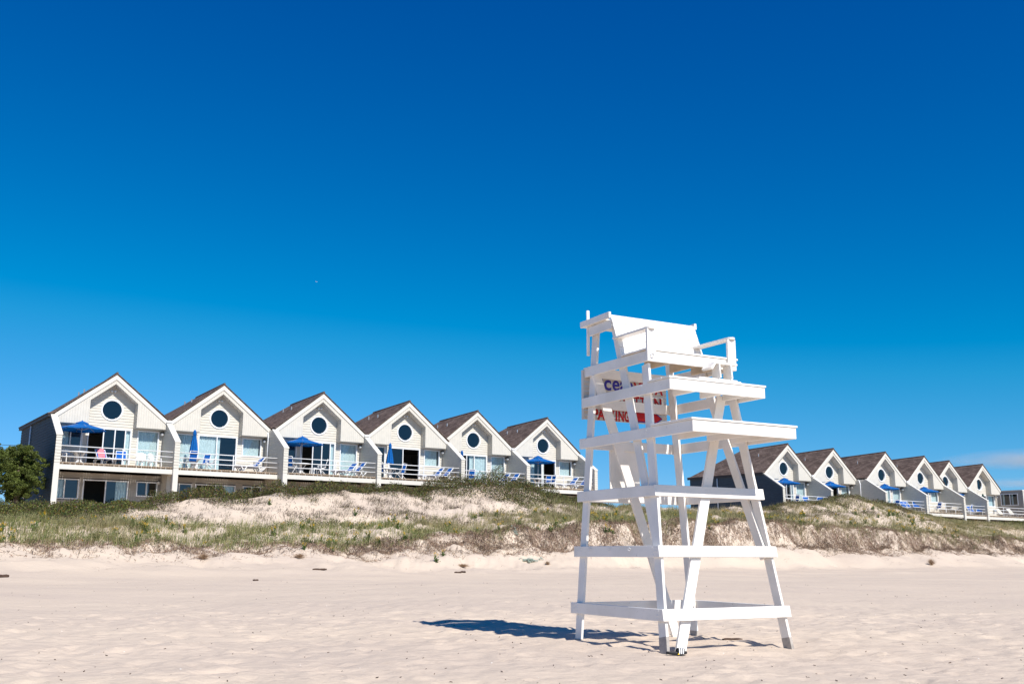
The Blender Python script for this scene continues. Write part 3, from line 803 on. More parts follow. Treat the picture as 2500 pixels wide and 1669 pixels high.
# backrest
for i in range(5):
    q0, q1 = i/5 + .007, (i+1)/5 - .007
    v0, z0 = -.515, 3.80; v1, z1 = -.760, 4.42
    a, b = (v0 + (v1-v0)*q0, z0 + (z1-z0)*q0), (v0 + (v1-v0)*q1, z0 + (z1-z0)*q1)
    cv, cz = (a[0]+b[0])/2, (a[1]+b[1])/2
    part('back_slat', (C3(-.738, cv, cz), C3(.738, cv, cz), (0, -(b[0]-a[0]), b[1]-a[1]), math.hypot(b[0]-a[0], b[1]-a[1]), .022))
for side in (-1, 1):
    part('head_arm', (C3(side*.757, -1.465, 4.402), C3(side*.757, -.735, 4.412), (0, 0, 1), .086, BT))
    part('head_arm_brace', (C3(side*.722, -1.30, 4.275), C3(side*.722, -.74, 4.285), (0, 0, 1), .13, .03))
    uc = -.712 if side < 0 else .655
    part('arm_post', (C3(uc, .118, 3.618), C3(uc, .118, 4.045), (1, 0, 0), .14, BT))
    m = MB()                                                         # arm board with rounded front end
    pts = [C3(uc-.065, -.66, 4.046), C3(uc+.065, -.66, 4.046), C3(uc+.065, .10, 4.046)] + [C3(uc + .065*math.cos(a), .10 + .075*math.sin(a), 4.046) for a in (math.pi*i/8 for i in range(1, 8))] + [C3(uc-.065, .10, 4.046)]
    m.prism(pts, (0, 0, .03)); m.build('arm_rest', M['white'], stand, bevel=.004)
for i in range(4): part('head_shelf_board', (C3(-.735, -1.38 + i*.15, 4.372), C3(.735, -1.38 + i*.15, 4.372), (0, 1, 0), .142, .02))
part('head_cross_board', (C3(-.62, -.86, 4.24), C3(.62, -.86, 4.24), (0, .3, 1), .14, .03))
for i in range(2): part('back_panel_board', (C3(-.235 + i*.262, -1.372, 1.88), C3(-.235 + i*.262, -1.372, 2.66), (1, 0, 0), .256, .022))
m = MB(); m.tube([C3(-.70, -1.372, 3.945), C3(-.70, -1.372, 4.605)], .023, 12); m.build('flag_pole_holder', M['rail'], stand, smooth=True)
m = MB(); m.tube([C3(-.714 + .025*math.cos(a), .145 + .012*math.sin(a/2), 3.70 + .028*math.sin(a)) for a in (math.pi*2*i/14 for i in range(14))], .007, 6); m.build('hook', M['rail'], stand, smooth=True)
for v_ in (-1.009, -.555, -.108):
    m = MB(); u_ = -(wid(1.19)+.010)
    m.tube([C3(u_ - .012*abs(math.sin(a/2)), v_ + .018*math.cos(a), 1.222 + .018*math.sin(a)) for a in (math.pi*2*i/12 for i in range(11))], .004, 5)
    m.build('cup_hook', M['rail'], stand, smooth=True)
m = MB()                                                             # nail heads on the shaded side
for k, z in enumerate(ZL):
    u_ = -(wid(z+.07) + .0015 + (.012 if k >= 3 else 0))
    for v_ in [BACK+.05, BACK+.10, BACK+.16] + [frt(z)-.16, frt(z)-.12, frt(z)-.07]:
        for q in (.03, .07, .11):
            if random.random() < .75: m.ball(C3(u_, v_ + random.uniform(-.012, .012), z + q + random.uniform(-.01, .01)), .0065, 0, 3, 5)
tag(m.build('nail_heads', M['rail'], stand), kind='stuff')

# sign fixed behind the back rails
sign = empty('wooden_sign', tuple(stand.location), SANG)
tag(sign, 'hand painted parking sign of narrow boards behind the lifeguard stand', 'sign')
SV = -1.405
zz = 3.028; i = 0
while zz < 3.735:
    m = MB(); m.box(-.765, .712, -SV, -SV+.02, zz+.002, min(zz+.066, 3.738)); m.build('sign_board', M['signwood'], sign, bevel=.004)
    zz += .0685; i += 1
m = MB(); m.box(-.772, -.766, -SV-.006, -SV+.05, 3.028, 3.738); m.build('sign_edge', M['signwood'], sign)
def letters(txt, u0, u1, z0, z1, mat, name='lettering', bold=.034):
    cu = bpy.data.curves.new('t', 'FONT'); cu.body = txt; cu.size = 1; cu.extrude = .002; cu.offset = bold
    to = bpy.data.objects.new('t', cu); COL.objects.link(to)
    bpy.context.view_layer.update()
    me = bpy.data.meshes.new_from_object(to.evaluated_get(bpy.context.evaluated_depsgraph_get()))
    bpy.data.objects.remove(to)
    co = np.zeros(len(me.vertices)*3); me.vertices.foreach_get('co', co); co = co.reshape(-1, 3)
    lo, hi = co.min(0), co.max(0)
    X = u0 + (co[:, 0]-lo[0])/(hi[0]-lo[0])*(u1-u0); Z = z0 + (co[:, 1]-lo[1])/(hi[1]-lo[1])*(z1-z0)
    Y = -SV - .004 - np.where(co[:, 2] > 0, .002, 0.0)
    me.vertices.foreach_set('co', np.stack([X, Y, Z], 1).reshape(-1)); me.materials.clear(); me.materials.append(M[mat])
    o = bpy.data.objects.new(name, me); COL.objects.link(o); o.parent = sign
    return o
for ch, a, b, z0, z1 in (('O', -.605, -.432, 3.475, 3.70), ('c', -.414, -.29, 3.473, 3.625), ('e', -.269, -.144, 3.478, 3.628), ('a', -.134, -.015, 3.478, 3.625), ('n', .0, .095, 3.478, 3.62)):
    letters(ch, a, b, z0, z1, 'navy', bold=.02)
letters('VISTA', .105, .645, 3.472, 3.635, 'red')
for ch, a, b in (('M', -.605, -.495), ('A', -.48, -.37), ('N', -.355, -.25), ('H', -.225, -.12), ('A', -.105, .0), ('T', .112, .206), ('T', .219, .310), ('A', .335, .46), ('N', .478, .608)):
    letters(ch, a, b, 3.262, 3.424, 'red')
for ch, a, b in (('P', -.614, -.522), ('A', -.541, -.40), ('R', -.385, -.30), ('K', -.30, -.228), ('I', -.221, -.195), ('N', -.173, -.077), ('G', -.068, .022)):
    letters(ch, a, b, 3.036, 3.194, 'red')
for mat_, g, dy in (('navy', .014, .0045), ('red', 0.0, .0065)):
    m = MB(); y = -SV - dy
    P_ = [(.075-g, 3.185+g), (.50+g*.6, 3.185+g), (.607+g*1.4, 3.12), (.50+g*.6, 3.06-g), (.075-g, 3.06-g)]
    m.prism([(a, y, z) for a, z in P_], (0, .002, 0)); m.build('arrow', M[mat_], sign)

# small rack standing on the upper platform
rk = empty('equipment_rack', tuple(stand.location), SANG)
tag(rk, 'small white wooden rack with curved lid on the upper platform', 'rack')
zd = ZL[4] + BW + .030
for i, (va, vb, h) in enumerate(((.40, .47, .028), (.33, .398, .058), (.24, .328, .088))):
    m = MB(); m.box(-.09, .56, -vb, -va, zd, zd+h); m.build('base_board', M['white'], rk, bevel=.004)
for u_ in (.24, .44):
    m = MB(); m.board(C3(u_, .29, zd+.088), C3(u_, .27, zd+.285), (0, 1, 0), .16, .022); m.build('upright', M['white'], rk, bevel=.003)
m = MB()
m.prism([C3(.10, .34, zd+.225), C3(.13, .34, zd+.20), C3(.19, .34, zd+.285), C3(.56, .34, zd+.285), C3(.56, .34, zd+.31), C3(.18, .34, zd+.312)], (0, .20, 0)); m.build('lid', M['white'], rk, bevel=.003)

# slide sandal by the front foot
sp = on_ground(1657, 1597)
sd = empty('slide_sandal', (sp.x, sp.y, gz(sp.x, sp.y) + .012), math.radians(9))
tag(sd, 'black slide sandal with white striped strap beside the stand foot', 'sandal')
def sole(sc, z0, z1):
    pts = []
    for i in range(28):
        a = 2*math.pi*i/28; x = .127*sc*math.cos(a); wv = .046 + .010*math.cos(a)
        pts.append((x, wv*sc*math.sin(a), z0 + .010*(abs(x)/.127)**3))
    m = MB(); m.prism(pts, (0, 0, z1 - z0)); return m
sole(1.0, 0, .024).build('sole', M['rubber'], sd, bevel=.005)
sole(.93, .022, .031).build('footbed', M['footbed'], sd)
def strap(x0, x1, r, dz=0):
    m = MB(); kk = 12
    def P3(x, i, rr):
        a = math.pi*i/kk; return (x + .012*math.sin(a), (.052+rr)*math.cos(a), .012 + (.058+rr)*math.sin(a) + dz)
    for i in range(kk):
        for (xa, xb, ra, rb) in ((x0, x1, r, r), (x0, x0, 0, r), (x1, x1, r, 0), (x1, x0, 0, 0)):
            m.poly([P3(xa, i, ra), P3(xb, i, rb), P3(xb, i+1, rb), P3(xa, i+1, ra)])
    return m
st = strap(.000, .078, .006).build('strap', M['rubber'], sd)
for x in (.012, .034, .056): strap(x, x+.011, .0078).build('stripe', M['rail'], st)
m = MB(); m.prism([(-.006, -.055, .004), (.018, -.058, .004), (.006, -.055, .026)], (0, -.004, 0)); m.build('tag', M['yellow'], sd)

# ------------------------------------------------------------------ deck furniture
def thing_at(proto, k, s, n, rot, label, cat, group, z=DECK):
    o = proto if not proto.get('used') else copy_tree(proto)
    proto['used'] = 1
    o.location = at_house(k, s, n, z); o.rotation_euler = (0, 0, HOUSES[k].rotation_euler.z + rot)
    tag(o, label, cat, group)
    return o
def open_parasol(r=1.36):
    root = empty('open_parasol')
    m = MB(); m.tube([(0,0,0), (0,0,2.42)], .022, 8); m.build('pole', M['frame'], root, smooth=True)
    m = MB(); m.ball((0, 0, 2.46), .04); m.build('finial', M['blue'], root)
    tip, rim = 2.40, 1.98
    for i in range(8):
        a0, a1 = 2*math.pi*i/8, 2*math.pi*(i+1)/8
        m = MB(); e0, e1 = (math.cos(a0), math.sin(a0)), (math.cos(a1), math.sin(a1))
        rows = []
        for q in (.10, .4, .7, 1.0):
            z = tip - (tip-rim)*q - .03*math.sin(q*math.pi); mid = ((e0[0]+e1[0])/2*r*q*.985, (e0[1]+e1[1])/2*r*q*.985, z - .022*q)
            rows.append([(e0[0]*r*q, e0[1]*r*q, z), mid, (e1[0]*r*q, e1[1]*r*q, z)])
        for A, B in zip(rows[:-1], rows[1:]):
            m.poly([A[0], B[0], B[1], A[1]]); m.poly([A[1], B[1], B[2], A[2]])
        A = rows[-1]; m.poly([A[0], (A[0][0], A[0][1], A[0][2]-.055), (A[1][0], A[1][1], A[1][2]-.055), A[1]]); m.poly([A[1], (A[1][0], A[1][1], A[1][2]-.055), (A[2][0], A[2][1], A[2][2]-.055), A[2]])
        m.build('canopy_panel', M['blue'], root)
        m = MB(); m.tube([(e0[0]*.03, e0[1]*.03, 1.93), (e0[0]*r*.52, e0[1]*r*.52, tip-(tip-rim)*.52-.045)], .010, 5)
        m.tube([(e0[0]*.05, e0[1]*.05, tip-.05), (e0[0]*r*.98, e0[1]*r*.98, rim-.015)], .011, 5); m.build('rib', M['metal'], root)
    m = MB()
    for i in range(8):
        a0, a1 = 2*math.pi*i/8, 2*math.pi*(i+1)/8
        m.poly([(0, 0, 2.47), (.36*math.cos(a0), .36*math.sin(a0), 2.335), (.36*math.cos(a1), .36*math.sin(a1), 2.335)])
        m.poly([(.36*math.cos(a0), .36*math.sin(a0), 2.335), (.37*math.cos(a0), .37*math.sin(a0), 2.28), (.37*math.cos(a1), .37*math.sin(a1), 2.28), (.36*math.cos(a1), .36*math.sin(a1), 2.335)])
    m.build('vent_cap', M['blue'], root)
    return root
def closed_parasol(mat='blue'):
    root = empty('closed_parasol')
    m = MB(); m.tube([(0,0,0), (0,0,2.45)], .022, 8); m.build('pole', M['frame'], root, smooth=True)
    m = MB(); k = 48; prof = [(2.46, .015), (2.36, .07), (2.16, .095), (2.12, .075), (1.8, .13), (1.4, .185), (1.06, .225)]
    ring = lambda z, r: [(r*(1 + .24*math.cos(8*2*math.pi*i/k))*math.cos(2*math.pi*i/k), r*(1 + .24*math.cos(8*2*math.pi*i/k))*math.sin(2*math.pi*i/k), z - (.05*math.cos(8*2*math.pi*i/k) if z < 1.2 else 0)) for i in range(k)]
    rs = [ring(*p) for p in prof]
    for A, B in zip(rs[:-1], rs[1:]):
        for i in range(k): m.poly([A[i], A[(i+1) % k], B[(i+1) % k], B[i]])
    m.poly(rs[0]); m.build('canopy', M[mat], root, smooth=True)
    m = MB(); m.tube([(.088*math.cos(a), .088*math.sin(a), 2.13) for a in (2*math.pi*i/16 for i in range(17))], .012, 5); m.build('tie', M[mat], root)
    return root
def round_table():
    root = empty('round_patio_table')
    m = MB(); k = 24
    m.prism([(.58*math.cos(2*math.pi*i/k), .58*math.sin(2*math.pi*i/k), .67) for i in range(k)], (0, 0, .035)); m.build('table_top', M['plastic'], root, bevel=.01)
    for i in range(4):
        a = math.pi/4 + math.pi/2*i; c, s_ = math.cos(a), math.sin(a)
        m = MB(); m.board((c*.34, s_*.34, .67), (c*.14, s_*.14, .40), (-s_, c, 0), .15, .04); m.board((c*.14, s_*.14, .40), (c*.12, s_*.12, .14), (-s_, c, 0), .13, .04); m.board((c*.12, s_*.12, .14), (c*.40, s_*.40, .015), (-s_, c, 0), .12, .04)
        m.build('leg', M['plastic'], root, bevel=.006)
    return root
def sling_chair():
    root = empty('sling_chair')                                       # faces +x
    for sg in (-1, 1):
        y = sg*.27
        m = MB()
        m.tube([(.26, y, 0), (.05, y, .42), (-.30, y, .52)], .018, 6); m.tube([(-.34, y, 0), (.10, y, .40), (.26, y, .44)], .018, 6)
        m.build('leg', M['plastic'], root, smooth=True)
        m = MB(); m.tube([(-.20, y*.88, .40), (-.40, y*.88, 1.04)], .018, 6); m.tube([(.26, y*.88, .43), (-.20, y*.88, .40)], .018, 6); m.build('back_frame', M['plastic'], root, smooth=True)
        m = MB(); m.board((.22, y*1.1, .645), (-.28, y*1.1, .655), (0, 1, 0), .055, .022); m.tube([(.2, y*1.08, .64), (.14, y, .40)], .015, 6); m.build('arm_rest', M['plastic'], root)
    m = MB()
    for a, b in (((.25, .435), (-.18, .405)), ((-.21, .43), (-.39, 1.01))):
        m.prism([(a[0], -.22, a[1]), (a[0], .22, a[1]), (b[0], .22, b[1]), (b[0], -.22, b[1])], (.006, 0, .012))
    m.build('sling', M['sling'], root)
    m = MB(); m.tube([(-.40, -.24, 1.04), (-.40, .24, 1.04)], .018, 6); m.tube([(-.20, -.24, .40), (-.20, .24, .40)], .016, 6); m.tube([(.26, -.24, .43), (.26, .24, .43)], .016, 6); m.build('cross_bar', M['plastic'], root, smooth=True)
    return root
def lounger(sling='sling', recl=48):
    root = empty('sun_lounger')                                       # head towards +x
    ca, sa = math.cos(math.radians(recl)), math.sin(math.radians(recl))
    hinge = (.32, .34); head = (hinge[0] + .78*ca, hinge[1] + .78*sa)
    for sg in (-1, 1):
        y = sg*.30
        m = MB(); m.board((-.95, y*1.06, .325), (.85, y*1.06, .325), (0, 0, 1), .042, .03); m.build('side_frame', M['plastic'], root, bevel=.006)
        m = MB(); m.board((hinge[0], y*.94, hinge[1]+.02), (head[0], y*.94, head[1]+.02), (-sa, 0, ca), .05, .03); m.build('back_frame', M['plastic'], root, bevel=.005)
        for (xa, xb) in ((-.72, -.52), (-.35, -.62), (.42, .62), (.86, .55)):
            m = MB(); m.board((xa, y*1.02, .32), (xb, y*1.02, 0), (1, 0, 0), .055, .035); m.build('leg', M['plastic'], root, bevel=.005)
        m = MB(); m.board((.05, y*1.08, .50), (.50, y*1.08, .50), (0, 1, 0), .06, .025); m.board((.45, y*1.08, .49), (.62, y*1.08, .33), (0, 1, 0), .05, .025); m.build('arm_rest', M['plastic'], root, bevel=.005)
    m = MB()
    m.prism([(-.94, -.295, .355), (-.94, .295, .355), (-.3, .295, .335), (-.3, -.295, .335)], (0, 0, .018)); m.prism([(-.3, -.295, .335), (-.3, .295, .335), (hinge[0], .295, hinge[1]+.005), (hinge[0], -.295, hinge[1]+.005)], (0, 0, .018))
    m.prism([(hinge[0], -.295, hinge[1]+.02), (hinge[0], .295, hinge[1]+.02), (head[0], .295, head[1]+.02), (head[0], -.295, head[1]+.02)], (-.018*sa, 0, .018*ca)); m.build('sling', M[sling], root)
    m = MB(); m.board((head[0], -.30, head[1]+.03), (head[0], .30, head[1]+.03), (ca, 0, sa), .05, .04); m.board((-.96, -.3, .34), (-.96, .3, .34), (1, 0, 0), .05, .035); m.build('end_bar', M['plastic'], root, bevel=.005)
    return root
def resin_chair():
    root = empty('resin_chair')                                       # faces +x
    m = MB(); m.prism([(.24, -.25, .40), (.24, .25, .40), (-.22, .22, .38), (-.22, -.22, .38)], (0, 0, .03)); m.build('seat', M['plastic'], root, bevel=.008)
    for i in range(5):
        y = -.20 + i*.10
        m = MB(); m.board((-.22, y, .40), (-.36, y*1.15, .86 + .03*(2-abs(i-2))), (0, 1, 0), .085, .02); m.build('back_slat', M['plastic'], root, bevel=.005)
    for sg in (-1, 1):
        m = MB(); m.board((.24, sg*.29, .60), (-.30, sg*.29, .62), (0, 1, 0), .08, .025); m.build('arm_rest', M['plastic'], root, bevel=.006)
        for x0, x1 in ((.22, .27), (-.22, -.30)):
            m = MB(); m.board((x0, sg*.26, .61 if x0 > 0 else .40), (x1, sg*.28, 0), (1, 0, 0), .06, .035); m.build('leg', M['plastic'], root, bevel=.005)
    return root
def low_table():
    root = empty('low_side_table')
    m = MB(); m.box(-.30, .30, -.25, .25, .37, .41); m.build('table_top', M['plastic'], root, bevel=.012)
    for a in (-1, 1):
        for b in (-1, 1):
            m = MB(); m.board((a*.24, b*.2, .37), (a*.28, b*.23, 0), (1, 0, 0), .06, .04); m.build('leg', M['plastic'], root, bevel=.005)
    return root

par, cpar, tab, sch, lng, wlng, rch, ltb = open_parasol(), closed_parasol(), round_table(), sling_chair(), lounger(), lounger('beige', 50), resin_chair(), low_table()
gpar = closed_parasol('green')
def dk(k):
    return f'{ORD[k % 6]} house deck {"left" if k < 6 else "right"} of the stand'
GP, GC, GL, GT = 'blue parasols on the decks', 'chairs on the decks', 'sun loungers on the decks', 'tables on the decks'
R_ = math.radians
for k, s in ((0, -1.88), (2, -1.68), (5, -1.42), (6, -1.55), (7, -1.7), (8, -1.5), (9, -1.55), (10, -1.5)):
    thing_at(par, k, s, .7, R_(12*k), f'open blue parasol on the {dk(k)}', 'parasol', GP, DECK if k else DECK+.03)
for k, s in ((1, -1.9), (3, -1.82), (4, -1.79)):
    thing_at(cpar, k, s, .7, R_(20*k), f'furled blue parasol on the {dk(k)}', 'parasol', GP)
thing_at(gpar, 11, -1.72, .7, 0, 'furled dark green parasol on the last deck at the right', 'parasol', 'parasols on the decks', DECK-.12)
for k, s in ((0, -1.88), (1, -1.85), (2, -1.7), (3, -1.8), (5, -1.5), (6, -1.55), (8, -1.5), (9, -1.55)):
    thing_at(tab, k, s, .7, R_(9*k), f'round white table under the parasol on the {dk(k)}', 'table', GT)
for k, s, n, a, what in ((1, -2.2, 1.35, 90, 'blue sling chair with its back to the rail'), (1, -.95, .95, 165, 'blue sling chair right of the table'), (1, -1.1, .25, 215, 'blue sling chair behind the table'), (1, -2.82, .6, 20, 'blue sling chair beside the party wall'),
                         (2, -.35, .85, 160, 'blue sling chair right of the table'), (2, -2.6, 1.25, 40, 'blue sling chair left of the table'), (3, -1.15, .95, 120, 'blue sling chair right of the table'), (3, -2.45, .9, 30, 'blue sling chair left of the table'),
                         (4, -1.25, 1.0, 80, 'blue sling chair'), (5, -.35, .9, 180, 'blue sling chair right of the table'), (5, -.2, .2, 205, 'blue sling chair nearest the door'), (6, -.9, 1.2, 170, 'blue sling chair'), (9, -.1, 1.1, 170, 'blue sling chair'), (10, .9, 1.2, 100, 'blue sling chair'), (8, -.4, 1.0, 180, 'blue sling chair')):
    thing_at(sch, k, s, n, R_(a), f'{what}, {dk(k)}', 'chair', GC)
for k, s, n, a, what in ((0, -.50, .75, 96, 'blue lounger draped with a pink towel'), (0, .45, .75, 78, 'blue lounger beside the towel draped one'), (1, 1.75, .55, 3, 'blue lounger nearer the wall'), (1, 1.6, 1.2, 0, 'blue lounger nearer the rail'),
                         (2, 1.75, 1.25, 2, 'blue lounger nearer the rail'), (2, 1.55, .45, 12, 'blue lounger nearer the wall'), (3, 2.0, 1.2, 2, 'blue lounger nearer the rail'), (3, 1.65, .5, 0, 'blue lounger nearer the wall'),
                         (4, 2.1, 1.2, 3, 'blue lounger nearer the rail'), (4, 1.7, .5, 6, 'blue lounger nearer the wall'), (5, 1.65, .55, 2, 'blue lounger nearer the wall'), (5, 2.2, 1.25, 0, 'blue lounger nearer the rail'),
                         (6, 2.3, 1.2, 20, 'blue lounger farther right'), (6, 1.2, 1.1, 60, 'blue lounger farther left'), (8, 1.3, 1.15, 80, 'leftmost blue lounger'), (8, 2.0, 1.1, 75, 'middle blue lounger'), (8, 2.65, 1.3, 40, 'rightmost blue lounger'), (10, 2.2, 1.0, 60, 'blue lounger farther left'), (10, 2.7, 1.35, 25, 'blue lounger farther right')):
    o = thing_at(lng, k, s, n, R_(a), f'{what} on the {dk(k)}', 'lounger', GL)
    if (k, a) == (0, 96): first_lounger = o
tw = empty('pink_towel', tuple(first_lounger.location)); tw.rotation_euler = first_lounger.rotation_euler
m = MB(); ca, sa = math.cos(R_(48)), math.sin(R_(48))
m.prism([(.32+.05*ca, -.19, .40+.05*sa), (.32+.05*ca, .21, .40+.05*sa), (.32+.82*ca, .19, .40+.82*sa), (.32+.82*ca, -.22, .40+.82*sa)], (-.015, 0, .018)); m.prism([(.32+.82*ca, -.22, .40+.82*sa), (.32+.82*ca, .19, .40+.82*sa), (.96, .2, .55), (.96, -.2, .55)], (.015, 0, 0))
m.build('cloth', M['pink'], tw); tag(tw, 'pink towel over the back of a blue lounger, leftmost deck', 'towel')
for k, s, n, a, what in ((9, 1.3, .8, 30, 'cream lounger farther left on the ' + dk(9)), (9, 2.6, 1.2, 15, 'cream lounger farther right on the ' + dk(9)), (11, 4.2, -.3, 80, 'cream lounger left of two by the flat-roofed building'), (11, 5.2, .4, 80, 'cream lounger right of two by the flat-roofed building')):
    thing_at(wlng, k, s, n, R_(a), what, 'lounger', GL)
for s, n, a, what in ((1.72, .5, 110, 'white resin chair left of two on the leftmost deck'), (2.5, .45, 150, 'white resin chair in the corner of the leftmost deck')):
    thing_at(rch, 0, s, n, R_(a - 200), what, 'chair', GC)
thing_at(rch, 0, -2.35, .15, R_(-70), 'white resin chair behind the parasol table, leftmost deck', 'chair', GC)
thing_at(ltb, 0, 1.75, 1.15, 0, 'low white table by the rail of the leftmost deck', 'table', GT)
thing_at(ltb, 2, -.95, 1.3, .2, 'low white table by the rail of the ' + dk(2), 'table', GT)

# ------------------------------------------------------------------ dune vegetation
def scatter(n, t0, t1, d0, d1, dens):
    t = rng.uniform(t0, t1, n); d = rng.uniform(d0, d1, n)
    keep = rng.random(n) < dens(t, d)
    t, d = t[keep], d[keep]
    x, y = xy_of(t, d)
    return x, y, t, d
smooth = lambda v, a, b: np.clip((v - a)/(b - a), 0, 1)
def clumpy(x, y, f, seed, lo, hi): return smooth(fbm(x*f, y*f, 3, seed), lo, hi)

def blades(name, x, y, h, lean, width, cols, mat, segs=2, droop=.35):
    n = len(x); z = ground(x, y) - .03
    a = rng.uniform(0, 2*np.pi, n); wind = .5
    lx, ly = np.cos(a)*lean + lean*wind*.8, np.sin(a)*lean - lean*wind*.3
    px, py = -np.sin(a), np.cos(a)
    rows = []
    for i in range(segs + 1):
        q = i/segs
        cx, cy, cz = x + lx*h*q**1.6, y + ly*h*q**1.6, z + h*(q - droop*lean*q**2.4)
        w = width*(1 - .9*q)
        rows.append((np.stack([cx - px*w/2, cy - py*w/2, cz], 1), np.stack([cx + px*w/2, cy + py*w/2, cz], 1)))
    V = np.concatenate([np.stack(r, 1).reshape(-1, 3) for r in rows]); base = np.arange(n)*2
    F = []
    for i in range(segs):
        o0, o1 = i*2*n, (i+1)*2*n
        F.append(np.stack([o0+base, o0+base+1, o1+base+1, o1+base], 1))
    C = np.concatenate([np.repeat(cols*(.62 + .38*i/segs), 2, 0) if False else np.repeat(cols, 2, 0) for i in range(segs + 1)])
    return raw_mesh(name, V, F, mat, C)

def tufts(x, y, per, spread):
    k = len(x); X = np.repeat(x, per) + rng.normal(0, spread, k*per); Y = np.repeat(y, per) + rng.normal(0, spread, k*per)
    return X, Y, np.repeat(np.arange(k), per)
def mixcol(n, palette, weights):
    c = np.array(palette)[rng.choice(len(palette), n, p=np.array(weights)/sum(weights))]
    return np.clip(c*rng.uniform(.78, 1.22, (n, 1))*rng.uniform(.94, 1.06, (n, 3)), 0, 1)
GREENS = [(.17, .22, .055), (.26, .29, .10), (.38, .35, .16), (.50, .43, .24), (.08, .125, .03)]

def dens_band(t, d):
    x, y = xy_of(t, d)
    e = smooth(d, 9.6, 11.0)*smooth(15.6, d, d-.01) if False else smooth(d, 9.4, 11.4)*(d < 15.15 + fbm(t*.8, t*0, 2, 9)*.8)
    right = (t > 24)*smooth(d, 5.5, 7.5)*(d < 15.3)*(.30 + .5*clumpy(x, y, .5, 21, -.1, .25))
    bare = ((t > 47) & (t < 66))*np.exp(-((d - 11.2)/2.2)**2)
    right = right*(1 - .75*bare)
    far = (t > 66)*(d > 5.5)*(d < 15.2)*.9
    left = (t < -1.5)*(d > 8.5)*(d < 15.2)*.9
    return np.clip(np.maximum.reduce([e*(.42 + .58*clumpy(x, y, .8, 22, -.18, .22))*(1 - .7*bare), right, far, left]), 0, 1)
x, y, t, d = scatter(28000, -14, 100, 4, 15.6, dens_band)
X, Y, ti = tufts(x, y, 11, .11)
hh = np.repeat(rng.uniform(.32, .70, len(x))*(1 - .25*smooth(t, 62, 70)), 11)*rng.uniform(.6, 1.1, len(X))
pal = mixcol(len(X), GREENS, [2.4, 4, 4, 3.4, 2])
dry = np.repeat(np.clip(smooth(fbm(x*.25, y*.25, 2, 31), -.05, .3) + .55*smooth(t, 26, 42), 0, 1.25), 11)[:, None]
pal = pal*(1 - dry*.6) + np.array([.40, .33, .19])*dry*.6*rng.uniform(.8, 1.15, (len(X), 1))
tag(blades('dune_grass', X, Y, hh, rng.uniform(.10, 1.05, len(X)), .020, pal, M['grass']), 'green and straw coloured dune grass along the dune edge', 'grass', kind='stuff')
# sparse dry tufts on the bare sand
def dens_bare(t, d):
    x, y = xy_of(t, d)
    return 1.0*clumpy(x, y, .75, 41, -.08, .20)*(d > 5.2)*(d < 11.8)*(.45 + .55*smooth(t, 3, 12))
x, y, t, d = scatter(7000, -4, 66, 5, 11.8, dens_bare)
X, Y, ti = tufts(x, y, 13, .17)
tag(blades('dry_grass_tufts', X, Y, rng.uniform(.12, .46, len(X)), rng.uniform(.4, 1.5, len(X)), .019, mixcol(len(X), [(.20, .16, .125), (.28, .23, .18), (.13, .10, .085), (.16, .17, .07)], [4, 3, 3, 1.4]), M['straw']), 'dry grey-brown grass tufts scattered over the bare dune sand', 'dry grass', kind='stuff')
# roots and dead grass hanging over the eroded edge
def strands(name, t, d, ln, width, cols, mat, jitter=1.15):
    n = len(t); P = 4; pts = []
    da = rng.normal(.25, jitter, n); lift = rng.random(n)**2*.16
    for i in range(P):
        q = i/(P-1)
        tt = t + np.sin(da)*ln*q + rng.normal(0, .03, n)*(i > 0); dd = d + np.cos(da)*ln*q*.8
        x, y = xy_of(tt, dd); z = ground(x, y) + .02 + lift*(.25 + .75*np.sin(q*np.pi))
        pts.append(np.stack([x, y, z], 1))
    side = np.stack([np.full(n, T1[0]), np.full(n, T1[1]), rng.normal(0, .6, n)], 1); side /= np.linalg.norm(side, axis=1)[:, None]
    V, F = [], []; base = np.arange(n)*2
    for i, p in enumerate(pts):
        w = width*(1 - .6*i/(P-1)); V.append(np.stack([p - side*w/2, p + side*w/2], 1).reshape(-1, 3))
        if i: F.append(np.stack([(i-1)*2*n+base, (i-1)*2*n+base+1, i*2*n+base+1, i*2*n+base], 1))
    return raw_mesh(name, np.concatenate(V), F, mat, np.tile(np.repeat(cols, 2, 0), (P, 1)))
def dens_root(t, d):
    x, y = xy_of(t, d)
    base = .28 + .72*smooth(t, 6, 18)
    return np.clip(base*(.30 + 1.0*smooth(fbm(t*.8, d*1.9, 3, 51), -.22, .16))*np.where(d < 15.95, 1, .13), 0, 1)
x, y, t, d = scatter(210000, -12, 96, 14.4, 17.4, dens_root)
tag(strands('dead_roots', t, d, rng.uniform(.05, .26, len(t)), .027, mixcol(len(t), [(.22, .150, .110), (.33, .230, .165), (.12, .085, .068), (.44, .33, .23)], [4, 4.4, 2.4, 1.6]), M['straw']), 'brown roots and dead grass hanging from the eroded dune edge', 'roots', kind='stuff')
x, y, t, d = scatter(6500, -12, 96, 14.8, 16.6, lambda t, d: np.clip((.25 + .75*smooth(t, 4, 16))*smooth(fbm(t*.9, d*2.2, 3, 57), -.2, .2), 0, 1))
X, Y, ti = tufts(x, y, 12, .10)
tag(blades('slumped_grass_clods', X, Y, rng.uniform(.10, .42, len(X)), rng.uniform(.5, 1.9, len(X)), .020, mixcol(len(X), [(.18, .125, .092), (.30, .215, .155), (.40, .30, .21), (.10, .075, .058)], [4, 4, 2.5, 1.5]), M['straw'], droop=.55), 'dead grass clods slumping down the eroded dune edge', 'dead grass', kind='stuff')
x, y, t, d = scatter(2400, -12, 96, 16.5, 20.5, lambda t, d: np.where(rng.random(len(t)) < .5, 1, .5)*np.exp(-(d-16.5)/1.6))
